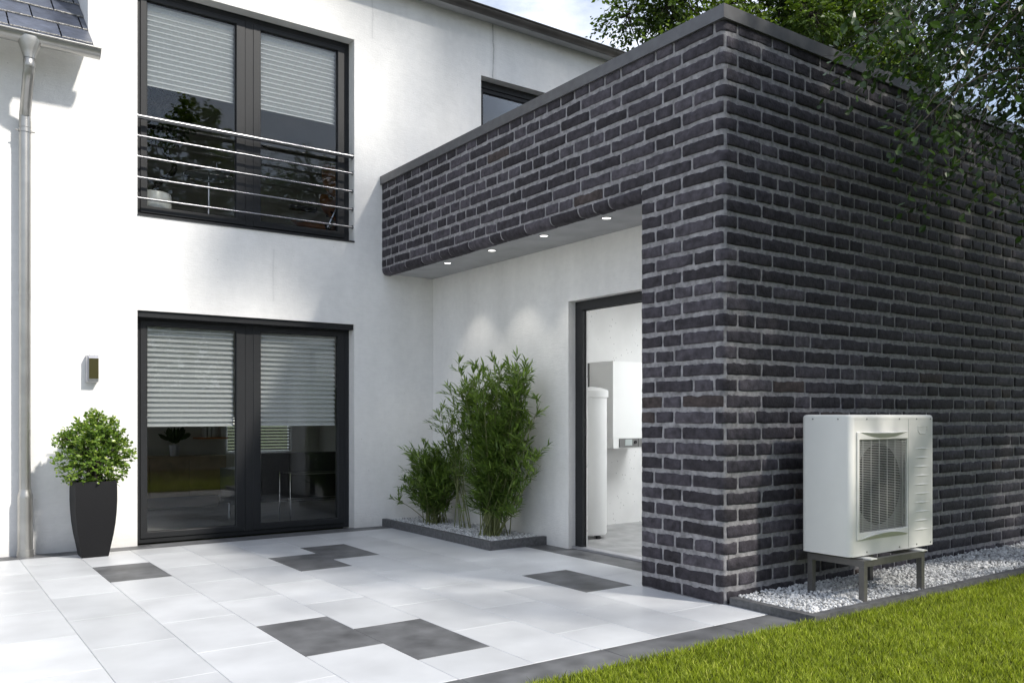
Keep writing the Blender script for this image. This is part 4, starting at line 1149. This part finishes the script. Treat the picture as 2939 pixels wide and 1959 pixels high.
# ================================================================ BAMBOO
def bamboo(label, base, canes, leaf, seedv, name='bamboo'):
    """canes: list of (foot xy, tip xyz, leaf_from)"""
    t = thing(name, label, 'bamboo', base, 'bamboo plants in the corner bed')
    Ps, Ds, Ns, Vs = [], [], [], []
    tw_ = []
    for (fx, fy), tip, lf, nb in canes:
        tip = np.array(tip); f = np.array([fx, fy, .05]); tt = np.linspace(0, 1, 9)[:, None]
        P = f + (tip - f) * tt; mid = np.sin(tt * PI) * np.array([0, 0, .05]) ; P = P + mid + np.sin(tt * 2.2) * rng.normal(size=3) * np.array([.02, .03, 0])
        P[:, 0] = np.minimum(P[:, 0], 5.03)
        tube('stem', P, np.linspace(.0055, .0016, 9), M['cane'], t, seg=6, smooth=1.2)
        for j in range(nb):
            u = lf + (1 - lf) * (j + rng.random()) / nb; k = u * 8; i = min(int(k), 7); p = P[i] + (P[i + 1] - P[i]) * (k - i)
            d = sph(1)[0]; d[2] = abs(d[2]) * .7 + .35; d = nrm(d); d[0] -= .18
            L = rng.uniform(.08, .24) * (1.15 - .55 * u)
            e = p + d * L
            if e[0] > 5.03: e[0] = 5.03
            if e[1] > 8.73: e[1] = 8.73
            tw_.append(tube_arrays([p, (p + e) / 2 + [0, 0, .008], e], [.0018, .0013, .0007], 4, False))
            n = 10
            for m_ in range(n):
                s = (m_ + 1) / n; Ps.append(p + (e - p) * s)
                dd = nrm(d * 1.0 + sph(1)[0] * .75 + np.array([0, 0, .05])); Ds.append(dd); Ns.append(np.array([0, 0, 1.]) + sph(1)[0] * .6)
                Vs.append(.36 + .25 * (u - .5) + rng.normal() * .18 + (.35 if rng.random() < .06 else 0))
    Ps, Ds, Ns = np.array(Ps), np.array(Ds), np.array(Ns)
    S2 = leaf * rng.uniform(.6, 1.25, len(Ps))
    over = Ps[:, 0] + nrm(Ds)[:, 0] * S2 > 5.055
    Ds[over, 0] = -abs(Ds[over, 0]) * .2
    Vv, Fs = merge(tw_); arr_obj('branchlets', Vv, Fs, M['cane'], t)['kind'] = 'stuff'
    leaves('foliage', Ps, Ds, Ns, S2, M['leaf_bamboo'], t, 'blade', np.array(Vs))
    return t
canes = []
R_ = np.random.default_rng(5)
for i in range(74):     # tall clump
    t = R_.random(); y = 6.98 + R_.normal() * .055; x = 4.72 + R_.normal() * .06
    ty = 6.30 + 1.25 * R_.random(); h = 1.52 + .36 * R_.random() - .25 * abs(ty - 6.95)
    if R_.random() < .35: h *= R_.uniform(.55, .8); ty = 6.75 + (ty - 6.95) * .6
    canes.append(((x, y), (4.72 + R_.normal() * .12, ty, h), .17, 19))
canes += [((4.72, 6.9), (4.70, 6.22, .93), .45, 12), ((4.72, 6.9), (4.72, 6.20, .80), .5, 9), ((4.7, 6.95), (4.62, 6.42, .34), .3, 9), ((4.75, 6.95), (4.7, 6.45, .44), .3, 8)]
bamboo('tallest dense bamboo clump at the front end of the gravel bed', (4.72, 6.98, .05), canes, .092, 1)
canes = []
for i in range(8):
    canes.append(((4.80 + R_.normal() * .03, 7.62 + R_.normal() * .05), (4.83 + R_.normal() * .06, 7.78 + R_.uniform(-.18, .26), 1.15 + .25 * R_.random()), .34, 15))
bamboo('slender airy bamboo between the tall and the low clump', (4.8, 7.62, .05), canes, .075, 2)
canes = []
for i in range(52):
    t = R_.random(); y = 8.14 + R_.normal() * .07
    a = R_.uniform(-1, 1)
    canes.append(((4.72 + R_.normal() * .06, y), (4.68 + R_.normal() * .13, 8.14 + a * .34, .96 - .36 * a * a - R_.random() * .28), .14, 15))
canes += [((4.70, 8.2), (4.50, 8.66, .30), .6, 5)]
bamboo('low rounded bamboo clump nearest the white facade', (4.72, 8.12, .05), canes, .082, 3)

# ================================================================ TREES
def far_tree(label, base, top, c, R, n, per, leaf, seed, m='leaf_far', r0=.7, r1=1.1, group='trees beyond the annex', zmin=None):
    return tree('tree', label, base, top, ell_clumps(c, R, n, r0, r1, .55, zmin, seed), per, leaf, M[m], 'simple', group=group, tr=.20, leaf_per=8)
far_tree('broad dense green tree rising behind the brick parapet corner', (17.5, 13.6, -.03), (17.5, 13.6, 5.2), (17.5, 13.6, 9.2), (4.3, 3.0, 4.8), 160, 850, .125, 3)
far_tree('paler leafy tree behind the middle of the brick parapet', (21.5, 12.5, -.03), (21.5, 12.5, 3.5), (21.5, 12.5, 5.6), (2.8, 2.4, 2.6), 70, 700, .13, 4, group='trees beyond the annex')

# near beech hanging into the picture from the right
def spray(origin, tip, n_side, per, leafv, droopv=.35, side_len=.34, dense=1.):
    origin = np.array(origin, float); tip = np.array(tip, float); L = np.linalg.norm(tip - origin)
    t = np.linspace(0, 1, 12)[:, None]
    P = origin + (tip - origin) * t; P[:, 2] += (np.sin(t * PI) * L * .13)[:, 0]; P += np.sin(t * 5 + rng.random() * 6) * .02 * L
    tb = [tube_arrays(P, np.linspace(.006, .0012, 12), 5, False)]
    st_, dd_ = [], []
    for k in range(n_side):
        u = .25 + .75 * (k + rng.random()) / n_side; i = min(int(u * 11), 10); p = P[i] + (P[i + 1] - P[i]) * (u * 11 - i)
        d = nrm(nrm(P[i + 1] - P[i]) * .5 + sph(1)[0] * .9 + np.array([0, 0, -.25])); st_.append(p); dd_.append(d)
        tb.append(tube_arrays([p, p + d * side_len * .5, p + d * side_len * .9 - [0, 0, .02]], [.0022, .0016, .0008], 4, False))
    st_.append(P[-2]); dd_.append(nrm(P[-1] - P[-2]))
    ln = side_len * rng.uniform(.6, 1.2, len(st_))
    p_, d_, n_ = twig_leaves(np.array(st_), np.array(dd_), ln, per, .75, droopv)
    return (p_, d_, n_, np.clip(leafv + rng.normal(size=len(p_)) * .2, 0, 1)), tb
th = math.radians(54.665); Fv = np.array([math.cos(th), math.sin(th), 0]); Rv = np.array([math.sin(th), -math.cos(th), 0])
def hang(px, py, y):    # tip position measured in the photograph, at depth plane y
    d = Fv * 2446.7 + Rv * (px - 1469.5) + np.array([0, 0, 1.]) * (1192.3 - py); t = y / d[1]; return np.array([0, 0, H]) + d * t
extra = []
tips = [(2432, 60), (2450, 195), (2470, 205), (2520, 110), (2560, 230), (2590, 330), (2575, 420), (2585, 480), (2600, 560), (2640, 590), (2660, 480), (2680, 380), (2700, 300), (2720, 520), (2750, 430), (2790, 560), (2820, 480), (2850, 400), (2880, 620), (2930, 640), (2900, 520), (2860, 300), (2780, 260), (2690, 190), (2620, 140), (2800, 120), (2900, 160), (2560, 30), (2700, 60), (2850, 40), (2930, 300), (2930, 430), (2640, 250), (2740, 350), (2820, 350), (2600, 60), (2660, 20), (2780, 20), (2900, 60), (2520, 20), (2480, 120), (2880, 230), (2750, 180), (2820, 210), (2930, 120), (2930, 210), (2680, 110), (2610, 190)]
tips += [(a + rng.normal() * 45, b + rng.normal() * 40) for a, b in tips if a > 2600 and b < 480]
for (px, py) in tips:
    y_ = rng.uniform(2.3, 3.3)
    tp = hang(px, py, y_)
    og = tp + np.array([rng.uniform(.9, 1.7), rng.uniform(-.7, .2), rng.uniform(.45, 1.05)])
    extra.append(spray(og, tp, 12 if py < 330 else 6, 8 if py < 330 else 6, .36 if py > 250 else .30, side_len=.34 if py < 330 else .26))
cl_ = ell_clumps((8.3, 1.2, 5.6), (2.6, 1.6, 1.8), 52, .6, .95, .3, 3.9, 21)
cl_ += ell_clumps((6.7, 1.0, 3.0), (.8, .5, .5), 7, .4, .5, .2, 2.4, 29)  # unseen clumps placed toward the sun to shade pump, wall and patio
cl_ += ell_clumps((6.35, 1.8, 3.85), (.85, .4, .55), 13, .4, .55, .2, 3.1, 37)
cl_ += ell_clumps((6.4, 1.7, 4.5), (1.2, .7, .35), 18, .45, .6, .2, 4.1, 28)
cl_ += ell_clumps((6.4, 2.3, 5.2), (1.4, .9, .9), 16, .5, .7, .3, 4.3, 26)
cl_ += ell_clumps((9.6, 1.6, 3.6), (1.8, .8, 1.6), 40, .5, .8, .2, 1.8, 27)
cl_ += ell_clumps((6.1, -.5, 4.9), (.9, .8, .6), 5, .45, .6, .2, 4.2, 22)
cl_ += ell_clumps((8.6, 1.9, 4.6), (1.8, 1.0, 1.6), 22, .5, .8, .3, 3.0, 23)
cl_ += ell_clumps((5.5, 2.2, 4.9), (1.0, .8, .6), 9, .45, .6, .2, 4.5, 25)
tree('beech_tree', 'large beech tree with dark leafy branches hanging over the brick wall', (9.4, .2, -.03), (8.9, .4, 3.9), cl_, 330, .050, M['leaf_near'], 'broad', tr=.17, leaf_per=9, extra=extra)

# trees and hedge out on the lawn side (shade the facade, seen mirrored in the panes)
tree('tree', 'very tall unseen garden tree right of the viewer, crown shaped to shade the facade', (11.4, -.9, -.03), (11.2, -.9, 9.5), ell_clumps((10.9, -.4, 15.9), (2.9, .6, 1.0), 74, .5, .7, .2, None, 31) + ell_clumps((8.0, -.3, 12.2), (1.1, .4, 1.7), 9, .4, .65, .2, None, 36), 340, .13, M['leaf_far'], 'simple', group='garden trees behind the viewer', tr=.22, leaf_per=7)  # crown flattened to shade the eave; lower clumps added to blur annex shadow
tree('tree', 'round crowned garden tree far back on the lawn', (2.0, -17, -.03), (2.0, -17, 3.5), ell_clumps((2.0, -17, 6.6), (3.4, 3.0, 3.4), 60, .9, 1.4, .4, None, 32), 150, .28, M['leaf_far'], 'simple', group='garden trees behind the viewer', tr=.25, leaf_per=7)
tree('tree', 'slim tall garden tree at the right back of the lawn', (8.5, -15, -.03), (8.5, -15, 5), ell_clumps((8.5, -15, 8.6), (2.4, 2.4, 4.6), 60, .9, 1.3, .4, None, 33), 150, .28, M['leaf_far'], 'simple', group='garden trees behind the viewer', tr=.25, leaf_per=7)
for i, (cx_, cy_, lb) in enumerate(((3.9, -3.2, 'low spreading unseen shrub added to darken pane reflections, left of the others'), (7.3, -3.4, 'broad unseen shrub added to darken pane reflections, middle of the row'), (10.8, -3.6, 'tall unseen shrub added to darken pane reflections, right of the others'))):
    tree('added_shrub', lb, (cx_, cy_, -.03), (cx_, cy_, .9), ell_clumps((cx_, cy_, 1.9 + .2 * i), (2.0, 1.1, 1.7), 46, .5, .8, .3, .5, 41 + i), 170, .13, M['leaf_far'], 'simple', cat='shrub', group='added shrubs behind the viewer', tr=.09, leaf_per=7)  # unseen row added to shade the lawn and darken its reflection
hd = thing('hedge', 'clipped green hedge along the far edge of the garden behind the viewer', 'hedge', (4, -13, -.03))
n = 16000; P_ = np.stack([rng.uniform(-12, 22, n), -13 + rng.uniform(-.5, .5, n), rng.uniform(0, 2.1, n)], 1)
leaves('foliage', P_, sph(n), sph(n), np.full(n, .22), M['leaf_far'], hd, 'simple')
box_obj('branches', (-12, 22, -13.3, -12.7, 0, 1.9), M['plant_dark'], hd)

# ================================================================ LAWN
def lawn(name, n, xr, yr, hgt, keep, wd=.0042):
    x = rng.uniform(*xr, n); y = rng.uniform(*yr, n); k = keep(x, y); x, y = x[k], y[k]; n = len(x)
    cl = .5 + .5 * np.sin(x * 7.1 + np.sin(y * 5.3) * 2) * np.sin(y * 8.7 + np.sin(x * 3.9) * 2)
    cl2 = .5 + .5 * np.sin(x * 23 + np.sin(y * 19) * 2) * np.sin(y * 27 + np.sin(x * 17) * 2)
    h = hgt * rng.uniform(.55, 1.25, n) * (.75 + .3 * cl + .22 * cl2)
    a = rng.uniform(0, 2 * PI, n); lean = rng.uniform(.1, .75, n) * h
    la = rng.uniform(0, 2 * PI, n)
    w = wd * rng.uniform(.6, 1.2, n)
    dx, dy = np.cos(a) * w / 2, np.sin(a) * w / 2; lx, ly = np.cos(la) * lean, np.sin(la) * lean
    z0 = np.full(n, -.012)
    V = np.stack([np.stack([x - dx, y - dy, z0], 1), np.stack([x + dx, y + dy, z0], 1),
                  np.stack([x + dx * .8 + lx * .4, y + dy * .8 + ly * .4, z0 + h * .6], 1), np.stack([x - dx * .8 + lx * .4, y - dy * .8 + ly * .4, z0 + h * .6], 1),
                  np.stack([x + lx, y + ly, z0 + h], 1)], 1)
    o = (np.arange(n) * 5)[:, None]
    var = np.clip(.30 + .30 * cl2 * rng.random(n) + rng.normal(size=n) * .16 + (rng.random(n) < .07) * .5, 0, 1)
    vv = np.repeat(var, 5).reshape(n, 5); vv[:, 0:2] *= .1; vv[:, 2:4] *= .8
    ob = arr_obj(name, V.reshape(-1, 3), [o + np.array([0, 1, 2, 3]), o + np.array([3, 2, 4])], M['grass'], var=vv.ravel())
    ob['kind'] = 'stuff'; ob['category'] = 'grass'; return ob
def vis(x, y): # dense near the viewer's wedge
    f_ = x * Fv[0] + y * Fv[1]; r_ = x * Rv[0] + y * Rv[1]
    return (f_ > 3.2) & (r_ < f_ * .72 + .2) & (y < np.where(x > 4.42, 3.112, 3.17))
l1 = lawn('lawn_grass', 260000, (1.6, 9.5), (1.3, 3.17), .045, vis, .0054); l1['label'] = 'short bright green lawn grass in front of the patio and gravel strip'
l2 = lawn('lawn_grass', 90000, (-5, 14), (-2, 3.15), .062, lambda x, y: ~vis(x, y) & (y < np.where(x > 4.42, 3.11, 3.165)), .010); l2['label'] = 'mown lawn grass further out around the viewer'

# ================================================================ LIGHT, SKY, CAMERA
sdir = Vector((-.48, 1., -.98)).normalized()
sun = bpy.data.lights.new('sun', 'SUN'); sun.energy = 4.7; sun.angle = math.radians(3.0); sun.color = (1., .95, .87)
so_ = bpy.data.objects.new('sun', sun); COL.objects.link(so_); so_.rotation_euler = sdir.to_track_quat('-Z', 'Y').to_euler()
elev = math.asin(-sdir.z); az = math.atan2(-sdir.x, -sdir.y)
w = bpy.data.worlds.new('World'); scn.world = w; w.use_nodes = True
nt = w.node_tree; bg = nt.nodes['Background']
sky = N(nt, 'ShaderNodeTexSky'); sky.sky_type = 'NISHITA'; sky.sun_disc = False; sky.sun_elevation = elev; sky.sun_rotation = az
sky.air_density = 1.1; sky.dust_density = .6; sky.ozone_density = 1.4
tc = N(nt, 'ShaderNodeTexCoord'); mp = N(nt, 'ShaderNodeMapping'); mp.inputs['Scale'].default_value = (1, 1, 2.2); mp.inputs['Location'].default_value = (.62, .2, .15)
nt.links.new(tc.outputs['Generated'], mp.inputs['Vector'])
nz = N(nt, 'ShaderNodeTexNoise'); nz.inputs['Scale'].default_value = 2.6; nz.inputs['Detail'].default_value = 9; nz.inputs['Roughness'].default_value = .58
nt.links.new(mp.outputs['Vector'], nz.inputs['Vector'])
rp = N(nt, 'ShaderNodeValToRGB'); rp.color_ramp.elements[0].position = .46; rp.color_ramp.elements[1].position = .60; rp.color_ramp.elements[0].color = (.26, .26, .26, 1)
nt.links.new(nz.outputs['Fac'], rp.inputs['Fac'])
mx = N(nt, 'ShaderNodeMix'); mx.data_type = 'RGBA'; mx.inputs['B'].default_value = (8.1, 8.6, 9.8, 1)
nt.links.new(rp.outputs['Color'], mx.inputs['Factor']); nt.links.new(sky.outputs['Color'], mx.inputs['A'])
nt.links.new(mx.outputs['Result'], bg.inputs['Color']); bg.inputs['Strength'].default_value = .15

cam = bpy.data.cameras.new('camera'); co = bpy.data.objects.new('camera', cam); COL.objects.link(co); scn.camera = co
co.location = (0, 0, H)
co.rotation_euler = Vector(Fv).to_track_quat('-Z', 'Y').to_euler()
cam.sensor_width = 36; cam.lens = 2446.7 / 2939 * 36; cam.shift_y = (1192.3 - 979.5) / 2939; cam.clip_end = 400; cam.clip_start = .05
scn.view_settings.view_transform = 'Standard'; scn.view_settings.look = 'None'; scn.view_settings.exposure = 0; scn.view_settings.gamma = 1
scn.cycles.max_bounces = 10; scn.cycles.transparent_max_bounces = 16; scn.cycles.caustics_reflective = False; scn.cycles.caustics_refractive = False
